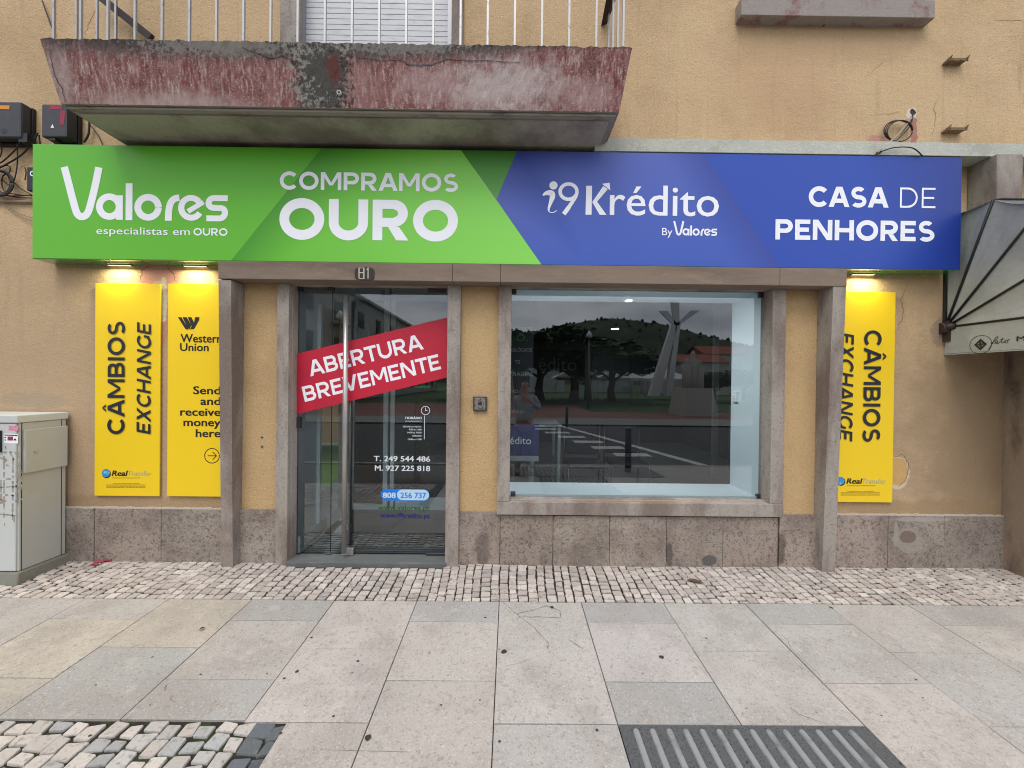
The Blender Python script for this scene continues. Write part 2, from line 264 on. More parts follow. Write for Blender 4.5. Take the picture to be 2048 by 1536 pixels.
# ------------------------------------------------------------------ mesh builder
OFF = {}
def tag(o, label=None, cat=None, group=None, kind=None):
    if label: o['label'] = label
    if cat: o['category'] = cat
    if group: o['group'] = group
    if kind: o['kind'] = kind
    return o
def thing(name, label, cat, loc, group=None):
    o = bpy.data.objects.new(name, None); COL.objects.link(o); o.location = loc; o.empty_display_size = .1
    OFF[o.name] = Vector(loc); return tag(o, label, cat, group)
class MB:
    def __init__(s): s.v = []; s.f = []; s.m = []; s.c = []; s.sm = []
    def poly(s, pts, mi=0, col=None, smooth=False):
        i = len(s.v); s.v += [tuple(p) for p in pts]; s.f.append(tuple(range(i, i+len(pts)))); s.m.append(mi); s.c.append(col); s.sm.append(smooth)
    def hexa(s, p, mi=0, col=None, skip=()):
        """p: 8 points, 0-3 one face (ring), 4-7 the opposite ring"""
        i = len(s.v); s.v += [tuple(q) for q in p]
        for k, f in enumerate(((0,1,2,3),(7,6,5,4),(0,4,5,1),(1,5,6,2),(2,6,7,3),(3,7,4,0))):
            if k in skip: continue
            s.f.append(tuple(i+j for j in f)); s.m.append(mi); s.c.append(col); s.sm.append(False)
    def box(s, x0, x1, y0, y1, z0, z1, mi=0, col=None):
        s.hexa(((x0,y0,z0),(x1,y0,z0),(x1,y0,z1),(x0,y0,z1),(x0,y1,z0),(x1,y1,z0),(x1,y1,z1),(x0,y1,z1)), mi, col)
    def tube(s, pts, r, n=8, mi=0, caps=True, rs=None):
        pts = [Vector(p) for p in pts]; base = len(s.v); up = None
        for k, p in enumerate(pts):
            a = pts[max(k-1,0)]; b = pts[min(k+1,len(pts)-1)]; d = (b-a).normalized() if (b-a).length > 0 else Vector((0,0,1))
            if up is None: up = Vector((0,0,1)) if abs(d.z) < .9 else Vector((1,0,0))
            u = (up - d*up.dot(d)); u = u.normalized() if u.length > 1e-6 else d.orthogonal().normalized(); up = u; v = d.cross(u)
            rr = rs[k] if rs else r
            for j in range(n):
                t = 2*pi*j/n; q = p+u*cos(t)*rr+v*sin(t)*rr; s.v.append(tuple(q))
        for k in range(len(pts)-1):
            for j in range(n):
                a = base+k*n+j; b = base+k*n+(j+1)%n
                s.f.append((a,b,b+n,a+n)); s.m.append(mi); s.c.append(None); s.sm.append(True)
        if caps:
            s.f.append(tuple(base+j for j in range(n))[::-1]); s.m.append(mi); s.c.append(None); s.sm.append(False)
            e = base+(len(pts)-1)*n; s.f.append(tuple(e+j for j in range(n))); s.m.append(mi); s.c.append(None); s.sm.append(False)
    def disc(s, c, u, v, r, n=24, mi=0, r2=0, col=None):
        c = Vector(c); u = Vector(u); v = Vector(v)
        P = [c+u*cos(2*pi*k/n)*r+v*sin(2*pi*k/n)*r for k in range(n)]
        if not r2: s.poly(P, mi, col)
        else:
            Q = [c+u*cos(2*pi*k/n)*r2+v*sin(2*pi*k/n)*r2 for k in range(n)]
            for k in range(n): s.poly((P[k],P[(k+1)%n],Q[(k+1)%n],Q[k]), mi, col)
    def build(s, name, mats, parent=None, bevel=0, sharp=None):
        me = bpy.data.meshes.new(name); off = Vector((0,0,0))
        if parent is not None: off = OFF[parent.name]
        me.from_pydata([(a[0]-off.x,a[1]-off.y,a[2]-off.z) for a in s.v], [], s.f)
        if not isinstance(mats, (list,tuple)): mats = [mats]
        for q in mats: me.materials.append(q if not isinstance(q, str) else K[q])
        me.polygons.foreach_set('material_index', s.m); me.polygons.foreach_set('use_smooth', s.sm)
        if any(c is not None for c in s.c):
            ca = me.color_attributes.new('tint', 'FLOAT_COLOR', 'CORNER'); li = 0
            buf = []
            for pl, c in zip(s.f, s.c):
                for k in range(len(pl)):
                    cc = (1,1,1,1) if c is None else (c[k] if isinstance(c, list) else c)
                    buf += list(cc)
            ca.data.foreach_set('color', buf)
        me.update()
        o = bpy.data.objects.new(name, me); COL.objects.link(o)
        OFF[o.name] = off
        if parent is not None: o.parent = parent
        if bevel:
            b = o.modifiers.new('bevel', 'BEVEL'); b.width = bevel; b.segments = 2; b.limit_method = 'ANGLE'; b.angle_limit = radians(40)
        return o
def smooth_path(pts, n=6):
    pts = [Vector(p) for p in pts]; out = []
    for i in range(len(pts)-1):
        p0 = pts[max(i-1,0)]; p1 = pts[i]; p2 = pts[i+1]; p3 = pts[min(i+2,len(pts)-1)]
        for k in range(n):
            t = k/n; out.append(.5*((2*p1)+(p2-p0)*t+(2*p0-5*p1+4*p2-p3)*t*t+(3*p1-p0-3*p2+p3)*t**3))
    out.append(pts[-1]); return out

# ------------------------------------------------------------------ lettering: geometric capitals made of strokes
def arcq(cx, cy, rx, ry, a0, a1, t, n=22):
    q = []; A = [radians(a0+(a1-a0)*k/n) for k in range(n+1)]
    for a, b in zip(A, A[1:]):
        q.append(((cx+rx*cos(a),cy+ry*sin(a)),(cx+rx*cos(b),cy+ry*sin(b)),(cx+(rx-t)*cos(b),cy+(ry-t)*sin(b)),(cx+(rx-t)*cos(a),cy+(ry-t)*sin(a))))
    return q
def rct(x0, y0, x1, y1): return [((x0,y0),(x1,y0),(x1,y1),(x0,y1))]
def glyph(ch, t):
    h = t*.92; s = t*1.12
    if ch == 'O': w = 1.12; return w, [arcq(w/2,.5,w/2,.515,0,360,t,40)]
    if ch == 'C': w = 1.0; return w-.02, [arcq(.55,.5,.55,.515,42,318,t,32)]
    if ch == 'G': w = 1.04; return w, [arcq(.55,.5,.55,.515,42,322,t,32), rct(w-t*.95,.11,w,.52)]
    if ch == 'I': return t, [rct(0,0,t,1)]
    if ch == 'E': w = .78; return w, [rct(0,0,t,1), rct(0,0,w,h), rct(0,1-h,w-.01,1), rct(0,.5-h/2,w-.08,.5+h/2)]
    if ch == 'F': w = .76; return w, [rct(0,0,t,1), rct(0,1-h,w,1), rct(0,.44-h/2,w-.08,.44+h/2)]
    if ch == 'H': w = .98; return w, [rct(0,0,t,1), rct(w-t,0,w,1), rct(0,.5-h/2,w,.5+h/2)]
    if ch == 'T': w = .86; return w, [rct(0,1-h,w,1), rct(w/2-t/2,0,w/2+t/2,1)]
    if ch == 'N': w = 1.0; return w, [rct(0,0,t,1), rct(w-t,0,w,1), [((0,1),(t*1.2,1),(w,0),(w-t*1.2,0))]]
    if ch == 'M': w = 1.18; return w, [rct(0,0,t*.95,1), rct(w-t*.95,0,w,1), [((0,1),(t*1.1,1),(w/2+t*.45,.26),(w/2-t*.45,.26))], [((w,1),(w-t*1.1,1),(w/2-t*.45,.26),(w/2+t*.45,.26))]]
    if ch in 'AÂ':
        w = 1.1; a = s*.62
        g = [[((0,0),(s,0),(w/2-a+s,1),(w/2-a,1))], [((w,0),(w-s,0),(w/2+a-s,1),(w/2+a,1))], rct(.24*w,.2,.76*w,.2+h)]
        if ch == 'Â': g += [[((w/2-.24,1.1),(w/2-.05,1.3),(w/2+.05,1.3),(w/2-.08,1.1))], [((w/2+.24,1.1),(w/2+.05,1.3),(w/2-.05,1.3),(w/2+.08,1.1))]]
        return w, g
    if ch == 'V':
        w = 1.06; a = s*.55; return w, [[((0,1),(s,1),(w/2-a+s,0),(w/2-a,0))], [((w,1),(w-s,1),(w/2+a-s,0),(w/2+a,0))]]
    if ch == 'X': w = .98; return w, [[((0,0),(s*1.15,0),(w,1),(w-s*1.15,1))], [((0,1),(s*1.15,1),(w,0),(w-s*1.15,0))]]
    if ch == 'U': w = .98; return w, [rct(0,.42,t,1), rct(w-t,.42,w,1), arcq(w/2,.43,w/2,.445,180,360,t,26)]
    if ch == 'D': w = 1.0; return w, [rct(0,0,t,1), rct(0,0,.46,h), rct(0,1-h,.46,1), arcq(.44,.5,w-.44,.5,-90,90,t,26)]
    if ch in 'PR':
        w = .88; ry = .335; g = [rct(0,0,t,1), rct(0,1-h,w-.34,1), rct(0,1-2*ry,w-.34,1-2*ry+h), arcq(w-.35,1-ry,.35,ry,-90,90,t,22)]
        if ch == 'R': g += [[((w*.44,.33),(w*.44+s,.33),(w+.02,0),(w+.02-s*1.12,0))]]
        return w+(.02 if ch == 'R' else 0), g
    if ch == 'B':
        w = .9; ry = (.5+h/2)/2
        return w, [rct(0,0,t,1), rct(0,1-h,w-.32,1), rct(0,.5-h/2,w-.32,.5+h/2), rct(0,0,w-.32,h), arcq(w-.34,1-ry,.29,ry,-90,90,t,20), arcq(w-.34,ry,.34,ry,-90,90,t,20)]
    if ch == 'S':
        w = .84; ry = (.5+h/2)/2
        return w, [arcq(.42,1-ry+.008,.38,ry+.008,38,270,h,26), arcq(.42,ry-.008,.42,ry+.008,90,-142,h,26)]
    if ch == 'L': w = .74; return w, [rct(0,0,t,1), rct(0,0,w,h)]
    return .34, []
def caps(mb, text, o, uw, vh, t=.2, shear=0, gap=.13, mi=0, lift=None):
    """lay a string of capitals from o along uw (whole width), cap height along vh"""
    o = Vector(o); uw = Vector(uw); vh = Vector(vh); nrm = uw.cross(vh).normalized()
    x = 0; pl = []
    for i, ch in enumerate(text):
        gw, st = glyph(ch, t); pl.append((x, st)); x += gw+gap
        if ch in 'AÂVT' : x -= .05
        if i+1 < len(text) and text[i+1] in 'AÂVT': x -= .03
    x -= gap-(.05 if text[-1] in 'AVT' else 0); k = 0
    tot = x+shear
    for gx, st in pl:
        for grp in st:
            k = (k+1) % 5
            for q in grp:
                pts = [o+uw*((gx+p[0]+shear*p[1])/tot)+vh*p[1]+nrm*(.0004+.00022*k) for p in q]
                if (pts[1]-pts[0]).cross(pts[2]-pts[1]).dot(nrm) < 0: pts = pts[::-1]
                mb.poly(pts, mi)
def ribbon(mb, pts, wd, o, u, v, k=0, mi=0):
    """stroke of width wd through 2-D points; plane o + x*u + y*v"""
    o = Vector(o); u = Vector(u); v = Vector(v); nrm = u.cross(v).normalized()*(.0004+.0002*k); L = []; Rr = []
    for i, p in enumerate(pts):
        a = pts[max(i-1,0)]; b = pts[min(i+1,len(pts)-1)]
        dx, dy = b[0]-a[0], b[1]-a[1]; l = math.hypot(dx,dy) or 1; nx, ny = -dy/l, dx/l
        if 0 < i < len(pts)-1:
            d1 = (p[0]-a[0],p[1]-a[1]); d2 = (b[0]-p[0],b[1]-p[1]); l1 = math.hypot(*d1) or 1; l2 = math.hypot(*d2) or 1
            c = max(-1,min(1,(d1[0]*d2[0]+d1[1]*d2[1])/(l1*l2))); sc = 1/max(.5,math.sqrt((1+c)/2))
        else: sc = 1
        ww = wd[min(i,len(wd)-1)] if isinstance(wd,(list,tuple)) else wd
        L.append((p[0]+nx*ww/2*sc,p[1]+ny*ww/2*sc)); Rr.append((p[0]-nx*ww/2*sc,p[1]-ny*ww/2*sc))
    W = lambda p: o+u*p[0]+v*p[1]+nrm
    for i in range(len(pts)-1):
        mb.poly((W(Rr[i]),W(Rr[i+1]),W(L[i+1]),W(L[i])), mi)
def bez(p, n=10):
    out = []
    for i in range(0, len(p)-1, 3):
        a, b, c, d = p[i:i+4]
        for k in range(n):
            t = k/n; m = 1-t
            out.append((m**3*a[0]+3*m*m*t*b[0]+3*m*t*t*c[0]+t**3*d[0], m**3*a[1]+3*m*m*t*b[1]+3*m*t*t*c[1]+t**3*d[1]))
    out.append(p[-1]); return out
def earc(cx, cy, rx, ry, a0, a1, n=24): return [(cx+rx*cos(radians(a0+(a1-a0)*k/n)), cy+ry*sin(radians(a0+(a1-a0)*k/n))) for k in range(n+1)]
_fc = {}
def fonttext(mb, text, o, uw, vh, mi=0, bold=0, shear=0, ref='H', fit=True):
    """Blender's built-in face, turned to mesh; uw spans the whole string, vh is the height of the tallest capital"""
    key = text
    if key not in _fc:
        c = bpy.data.curves.new('tmp', 'FONT'); c.body = text; c.resolution_u = 3
        ob = bpy.data.objects.new('tmp', c); COL.objects.link(ob); dg = bpy.context.evaluated_depsgraph_get()
        me = ob.evaluated_get(dg).to_mesh(); _fc[key] = ([tuple(v.co) for v in me.vertices], [tuple(p.vertices) for p in me.polygons])
        ob.evaluated_get(dg).to_mesh_clear(); bpy.data.objects.remove(ob); bpy.data.curves.remove(c)
    V, Fc = _fc[key]
    if not V: return
    x0 = min(v[0] for v in V); x1 = max(v[0] for v in V); H = .70
    o = Vector(o); uw = Vector(uw); vh = Vector(vh); nrm = uw.cross(vh).normalized(); L = (x1-x0)
    sh = [(0,0)] if not bold else [(-bold,-bold*.6),(bold,-bold*.6),(-bold,bold*.6),(bold,bold*.6)]
    for k, (dx, dy) in enumerate(sh):
        for f in Fc:
            pts = []
            for i in f:
                a, b = V[i][0], V[i][1]
                pts.append(o+uw*((a-x0+dx+shear*b)/L)+vh*((b+dy)/H)+nrm*(.0004+.00022*k))
            mb.poly(pts, mi)
def span(a, b, Y):
    """origin and width vector from two baseline pixels on plane Y (kept level)"""
    p = at(a[0],a[1],Y); q = at(b[0],b[1],Y); z = (p.z+q.z)/2
    return Vector((p.x,Y,z)), Vector((q.x-p.x,0,0))
def vpx(n, Y): return Vector((0,0,n*(Y-CAM[1])/F))

# brand lettering drawn in its own frame: 1 unit high at the V, 1.0*... wide
def valores(mb, o, uw, vh, mi=0):
    """rounded wordmark; design box 970 x 318 (x right, y up)"""
    o = Vector(o); u = Vector(uw)/970; v = Vector(vh)/318; T = 46
    def st(p, k, t=T): ribbon(mb, p, t, o, u, v, k, mi)
    st([(21,318)]+bez([(21,318),(48,218),(66,136),(88,60),(100,4),(150,4),(166,60),(188,140),(206,224),(222,318)])[1:], 0, 43)
    st(earc(284,81,57,60,0,360,36), 1, 40); st([(343,150),(343,2)], 2, 40)
    st([(399,224),(399,0)], 3, 40)
    st(earc(510,80,60,61,0,360,36), 1, 40)
    st(bez([(628,0),(628,80),(634,140),(692,140)]), 2, 40)
    st(earc(761,80,58,60,38,330,32), 3, 36); st([(742,58),(832,116)], 1, 30)
    st(bez([(974,141),(940,141),(910,141),(894,141),(856,141),(850,86),(890,82),(905,81),(925,81),(938,80),(968,76),(966,20),(925,18),(900,18),(875,18),(850,18)]), 2, 36)

# ================================================================== BUILDING
B = thing('building', 'ochre stucco building with shop front, stone door and window surrounds and granite plinth', 'building', (0,0,0))
def grid_wall(mb, xs, zs, holes, Y, mi=0, flip=False):
    for i in range(len(xs)-1):
        for j in range(len(zs)-1):
            cx = (xs[i]+xs[i+1])/2; cz = (zs[j]+zs[j+1])/2
            if any(h[0] < cx < h[1] and h[2] < cz < h[3] for h in holes): continue
            p = [(xs[i],Y,zs[j]),(xs[i+1],Y,zs[j]),(xs[i+1],Y,zs[j+1]),(xs[i],Y,zs[j+1])]
            mb.poly(p[::-1] if flip else p, mi)
x_ = lambda px, py=763, Y=0: at(px,py,Y).x
z_ = lambda px, py, Y=0: at(px,py,Y).z
dX0, dX1 = x_(576,900,-.055)+.001, x_(892.5,900,-.055)-.001
dZ1 = z_(740,571,.0)
wX0, wX1 = x_(1021,800,-.055)+.001, x_(1543.5,800,-.055)-.001
wZ0, wZ1 = z_(1275,1000,0), z_(1275,577,0)
bX0, bX1 = x_(598,40,0), x_(903,40,0); bZ0, bZ1 = at(640,225,-.485).z+.1, 5.4
uX0, uX1 = x_(1497,0,0), x_(1822,0,0); uZ0, uZ1 = z_(1660,12,0), 5.4
TOP = 9.5; LX, RX = -9.0, 10.0
holes = [(dX0,dX1,-.2,dZ1),(wX0,wX1,wZ0,wZ1),(bX0,bX1,bZ0,bZ1),(uX0,uX1,uZ0,uZ1)]
iX = [x_(470,800),x_(565,800),x_(905,800),x_(1008,800),x_(1556,800),x_(1650,800)]; infZ = z_(740,560)
xs = sorted([LX,RX]+[h[0] for h in holes]+[h[1] for h in holes]+iX); zs = sorted([-.3,TOP,infZ]+[h[2] for h in holes if h[2] > 0]+[h[3] for h in holes])
def inf(c): return c
mb = MB()
for i in range(len(xs)-1):
    for j in range(len(zs)-1):
        cx = (xs[i]+xs[i+1])/2; cz = (zs[j]+zs[j+1])/2
        if any(h[0] < cx < h[1] and h[2] < cz < h[3] for h in holes): continue
        isin = cz < infZ and (iX[0] < cx < iX[1] or iX[2] < cx < iX[3] or iX[4] < cx < iX[5])
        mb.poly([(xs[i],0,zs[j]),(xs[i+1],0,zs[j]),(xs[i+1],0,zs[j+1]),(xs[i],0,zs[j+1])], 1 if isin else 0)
# reveals of the openings
for h in holes:
    a, b, c, d = h
    dp = .1 if d < 2.6 else .25
    for q in (((a,0,c),(a,dp,c),(a,dp,d),(a,0,d)), ((b,0,c),(b,0,d),(b,dp,d),(b,dp,c)), ((a,0,d),(a,dp,d),(b,dp,d),(b,0,d)), ((a,0,c),(b,0,c),(b,dp,c),(a,dp,c))): mb.poly(q, 2)
for q in (((LX,0,-.3),(LX,0,TOP),(LX,8,TOP),(LX,8,-.3)), ((RX,0,-.3),(RX,8,-.3),(RX,8,TOP),(RX,0,TOP)), ((LX,0,TOP),(RX,0,TOP),(RX,8,TOP),(LX,8,TOP)), ((LX,8,-.3),(LX,8,TOP),(RX,8,TOP),(RX,8,-.3))): mb.poly(q, 0)
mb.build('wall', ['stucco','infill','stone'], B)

# granite plinth, one panel after another
mb = MB(); random.seed(3)
def gb(x): return .012-.0085*x      # wall foot of the paving falls slightly to the right
def panels(pxs, ytop, Y=-.022):
    X = [at(p, 1080, Y).x for p in pxs]
    for a, b, k in zip(X, X[1:], range(99)):
        zt = at(pxs[k], ytop, Y).z if not callable(ytop) else ytop
        t = random.uniform(.82,1.12); c = (t*random.uniform(.98,1.04),t,t*random.uniform(.95,1.0),1)
        dy = random.uniform(-.003,.003)
        mb.box(a+.0015, b-.0015, Y+dy, .0, -.12, zt, 0, c)
zpl = at(300,1018,-.022).z
def pan(pxs, zt, Y=-.022, tint=1.0):
    X = [at(p,1080,Y).x for p in pxs]
    for a, b in zip(X, X[1:]):
        t = random.uniform(.84,1.1)*tint; c = (t*random.uniform(.98,1.05),t,t*random.uniform(.94,1.0),1)
        dy = random.uniform(-.003,.003); mb.box(a+.0016, b-.0016, Y+dy, -.001, -.14, zt, 0, c)
for a_pl in (((-420,-250,-90,60,188,322,452), zpl, -.022, 1.0),((475,560), zpl, -.02, 1.25),((912,1000), zpl, -.02, 1.0),((1000,1106,1219,1333,1446,1556), at(1270,1033,-.03).z, -.03, 1.0),((1558,1640), zpl, -.02, 1.05),((1655,1776,1889,2010), zpl, -.022, 1.0)):
    mb = MB(); pan(*a_pl); mb.build('plinth', 'plinth', B, bevel=.003)
for a, b in ((-420,452),(1655,2010)):
    mb = MB(); X0, X1 = at(a,1018,-.02).x, at(b,1018,-.02).x; n = 60
    for k in range(n):
        xa = X0+(X1-X0)*k/n; xb = X0+(X1-X0)*(k+1)/n; h = .008+random.random()*.007
        mb.box(xa, xb, -.018-random.random()*.004, -.0012, zpl, zpl+h)
    mb.build('mortar_line', 'mortar', B)

# tapering outer pillars of the surround
def pillar(xt, xb, yt, yb, pt, pb, name='pillar'):
    m = MB(); a, b = at(xt[0],yt,-pt), at(xt[1],yt,-pt); c, d = at(xb[0],yb,-pb), at(xb[1],yb,-pb)
    zt = a.z; zb = -.13
    n = 14; 
    for k in range(n):
        f = k/n; g = (k+1)/n
        L = lambda p, q, t: p+(q-p)*t
        w1 = [random.uniform(-.0012,.0012) for _ in range(4)]
        m.hexa(((L(c.x,a.x,f),-L(pb,pt,f),L(zb,zt,f)),(L(d.x,b.x,f),-L(pb,pt,f),L(zb,zt,f)),(L(d.x,b.x,g),-L(pb,pt,g),L(zb,zt,g)),(L(c.x,a.x,g),-L(pb,pt,g),L(zb,zt,g)),
                (L(c.x,a.x,f),-.001,L(zb,zt,f)),(L(d.x,b.x,f),-.001,L(zb,zt,f)),(L(d.x,b.x,g),-.001,L(zb,zt,g)),(L(c.x,a.x,g),-.001,L(zb,zt,g))), skip=(1,)+((2,) if k else ())+((4,) if k < n-1 else ()))
    return m.build(name, 'stone', B)
zl = at(1000,564.5,-.16).z
pillar((437,462),(443,466),560,1128,.16,.09)
pillar((1667,1692.5),(1643,1669),571,1142,.16,.09)
# lintel blocks
m = MB(); LXs = [at(p,560,-.165).x for p in (436,905,1001,1560,1694)]
for a, b in zip(LXs, LXs[1:]):
    m.box(a+.001, b-.001, -.165-random.uniform(0,.002), -.0015, zl, at(1000,528.5,-.155).z-.003)
m.build('lintel', 'lintel', B, bevel=.004)
# door and window jambs, sill
def jamb(p0, p1, y0, y1, Y=-.055, z0=None, z1=None, name='door_jamb', back=.1):
    m = MB(); a = at(p0,(y0+y1)/2,Y); b = at(p1,(y0+y1)/2,Y)
    m.box(a.x, b.x, Y, back, z0 if z0 is not None else at(p0,y1,Y).z, z1 if z1 is not None else at(p0,y0,Y).z)
    return m.build(name, 'stone', B, bevel=.004)
jamb(552.3,576,563,1128,z0=-.13,z1=zl-.001)
jamb(892.5,919,566,1130,z0=-.13,z1=zl-.001)
wsl = at(1280,1005.5,-.055).z
j1 = jamb(995.5,1021,566,1005,z0=wsl,z1=zl-.001,name='window_jamb'); j2 = jamb(1543.5,1570,570,1008,z0=wsl,z1=zl-.001,name='window_jamb')
m = MB(); a = at(993.5,1015,-.058); b = at(1567.5,1020,-.058)
m.hexa(((a.x,-.058,at(1280,1032,-.058).z),(b.x,-.058,at(1280,1032,-.058).z),(b.x,-.058,wsl-.002),(a.x,-.058,wsl-.002),(a.x,.1,at(1280,1032,-.058).z),(b.x,.1,at(1280,1032,-.058).z),(b.x,.1,wsl+.004),(a.x,.1,wsl+.004)))
m.build('window_sill', 'stone', B, bevel=.004)
# threshold
m = MB(); a = at(574,1120,-.05).x; b = at(893,1120,-.05).x
TZ = .030
m.box(a, b, -.075, .12, -.12, TZ)
m.build('threshold', 'threshold', B, bevel=.004)
# house number
m = MB(); c = at(729.5,548,-.166); rx, rz = .078, .052
P = []
for k in range(32):
    t = 2*pi*k/32; P.append((c.x+math.copysign(abs(cos(t))**.55,cos(t))*rx, c.z+math.copysign(abs(sin(t))**.55,sin(t))*rz))
m.poly([(p[0],-.172,p[1]) for p in P][::-1][::-1], 0)
for k in range(32): q, r = P[k], P[(k+1)%32]; m.poly(((q[0],-.172,q[1]),(q[0],-.166,q[1]),(r[0],-.166,r[1]),(r[0],-.172,r[1])), 0)
num = m.build('number_plate', mat('dark_number_plate', srgb(38,34,31), .6, layers=((40, srgb(52,46,42), .5,.7),)), B)
m = MB(); o = at(718,557,-.1725); u = (1,0,0); v = (0,0,1)
s_ = .0042
for k, st in enumerate((((0,0),(9,0),(9,20),(0,20),(0,0)),((0,11),(9,11)))): ribbon(m, [(p[0]*s_,p[1]*s_) for p in st], .0085, o, u, v, k)
ribbon(m, [(17*s_,0),(17*s_,21*s_)], .0085, o, u, v, 0); ribbon(m, [(14*s_,16*s_),(17*s_,20*s_)], .007, o, u, v, 1)
m.build('lettering', 'mortar', num)

# white washed string course and corbel, neighbour pier
m = MB(); a = at(1190,290,-.16).x; zb = at(1700,308.5,-.16).z; zt = at(1700,282.5,-.16).z
n = 50
for k in range(n):
    xa = a+(RX-a)*k/n; xb = a+(RX-a)*(k+1)/n
    m.box(xa, xb, -.16, -.001, zb, zt-.004+random.random()*.008)
m.build('string_course', 'band', B)
m = MB(); X0 = at(1994,350,-.2).x; X1 = at(2046,350,-.2).x
m.hexa(((X0,-.2,at(2000,399,-.2).z),(X1,-.2,at(2000,399,-.2).z),(X1,-.2,zb-.002),(X0,-.2,zb-.002),(X0,-.001,at(1938,422,0).z),(X1,-.001,at(1938,422,0).z),(X1,-.001,zb-.002),(X0,-.001,zb-.002)))
m.build('corbel', 'stone', B, bevel=.005)
m = MB(); X0 = at(2004,950,0).x; m.box(X0, RX, -.26, -.001, -.3, at(2004,440,0).z); 
m.build('pier', mat('brown_stained_pier', srgb(142,124,106), .9, layers=((5, srgb(98,82,68), .45,.7,(1,1,.3)),(60, srgb(160,142,122), .55,.7,None,.6)), bump=((80,.004),)), B)

# ---------------------------------------------------------------- fixed glazing + glass door
GY = .08
def pane(m, X0, X1, Z0, Z1, Y, mi=0): m.poly(((X0,Y,Z0),(X1,Y,Z0),(X1,Y,Z1),(X0,Y,Z1)), mi)
Zd0 = TZ+.012; Zd1 = dZ1-.004; Xs = at(663,850,GY).x; Xl = dX0; Xr = dX1
sidel = MB(); pane(sidel, Xl, Xs-.002, Zd0, Zd1, GY); sd = sidel.build('side_glazing', 'glass', B)
def clampb(par, px0, px1, py0, py1, Y=GY, d=.014):
    m = MB(); a = at(px0,py1,Y-d); b = at(px1,py0,Y-d); m.box(a.x,b.x,Y-d,Y+d,a.z,b.z); m.disc(((a.x+b.x)/2,Y-d-.0008,(a.z+b.z)/2),(1,0,0),(0,0,1),min(.008,abs(b.x-a.x)/4),14)
    return m.build('clamp', 'dsteel', par, bevel=.002)
clampb(sd,591,604,572,582); clampb(sd,655,667,572,582); clampb(sd,590,599,1108,1118); clampb(sd,650,662,1108,1119); clampb(sd,588,600,834,856)
dm = MB(); pane(dm, Xs+.002, Xr, Zd0, Zd1, GY+.002)
dm.box(Xs-.0015, Xs+.0015, GY-.004, GY+.006, Zd0, Zd1, 1)
door = dm.build('glass_door', ['glass', mat('glass_edge', srgb(30,44,44), .3)], B)
clampb(door,855,892,572,584.5); clampb(door,852,891,1107,1119,d=.018)
m = MB(); a = at(683,1121,GY-.02); b = at(706,1097,GY-.02); m.box(a.x,b.x,GY-.024,GY+.024,TZ+.002,b.z); m.build('floor_lock', 'steel', door, bevel=.002)
def bar(px, yt, yb, Y, r):
    m = MB(); p = at(px,(yt+yb)/2,Y); m.tube([(p.x,Y,at(px,yb,Y).z),(p.x,Y,at(px,yt,Y).z)], r, 16)
    for y in (yt+35, yb-45):
        q = at(px,y,Y); m.tube([(q.x,Y,q.z),(q.x,GY,q.z)], .008, 10)
    return m.build('handle', 'steel', door)
bar(690,592,1106,GY-.075,.020); bar(701,604,1090,GY+.075,.018)

# vinyl on the door pane
GV = GY-.002
m = MB()
def gtext(text, x0, x1, yb, capx, mi=0, bold=.012, Y=GV, mb=None, **kw):
    o, u = span((x0,yb),(x1,yb+.011*(x1-x0)),Y); fonttext(mb if mb else m, text, o, u, vpx(capx,Y), mi, bold, **kw)
gtext('T. 249 544 486', 748, 860, 922, 10.5, 0, .022); gtext('M. 927 225 818', 750, 860, 941, 10.5, 0, .022)
gtext('HORÁRIO', 811, 843.5, 838, 4.6, 0, .03); gtext('DE FUNCIONAMENTO', 811, 843.5, 843.5, 2.4, 0, .01)
gtext('SEGUNDA A SEXTA', 806, 843, 854.5, 3.0, 0, .02); gtext('9:00 às 13:00', 818, 843, 860.5, 3.2, 0, .02); gtext('14:30 às 18:30', 815, 843, 866.5, 3.2, 0, .02)
gtext('SÁBADO', 825, 843, 873, 3.0, 0, .02); gtext('10:00 às 13:00', 816, 843, 880, 3.2, 0, .02)
c = at(851,821,GV); m.disc(c-Vector((0,.0004,0)), (1,0,0),(0,0,1), .0385, 36, 0, .0335)
ribbon(m, [(0,.024),(0,0),(.017,0)], .0045, c, (1,0,0), (0,0,1), 1); c2 = at(849,831,GV)
ribbon(m, [(0,0),(0,-.205)], .005, Vector((c2.x,GV,c2.z)), (1,0,0),(0,0,1), 1)
# phone badge
def pill(px0, px1, py0, py1, mi, k, left=True):
    a = at(px0,py1,GV); b = at(px1,py0,GV); r = (b.z-a.z)/2; y = GV-.0004-.0003*k; P = []
    for j in range(13):
        t = -pi/2+pi*j/12; P.append((b.x-r+r*cos(t), y, a.z+r+r*sin(t)))
    for j in range(13):
        t = pi/2+pi*j/12; P.append((a.x+r+r*cos(t), y, a.z+r+r*sin(t)))
    m.poly(P, mi)
pill(761.5,859,978.5,1001,3,0); pill(794,858,979.5,1000,4,2)
GV2 = GV-.0015
gtext('808', 766, 791, 995.5, 10.5, 0, .03, GV2); gtext('256 737', 801, 852, 995.8, 11, 3, .012, GV2)
gtext('www.valores.pt', 756, 859, 1019.5, 9.5, 1, .02); gtext('www.i9kredito.pt', 761, 859, 1035, 9, 5, .02)
vo, vu = span((828,776),(860,776.3),GV); valores(m, vo, vu, vpx(9.5,GV), 1)
m.build('lettering', ['white_small','dgreen','green','blue','pale','dblue'], door)

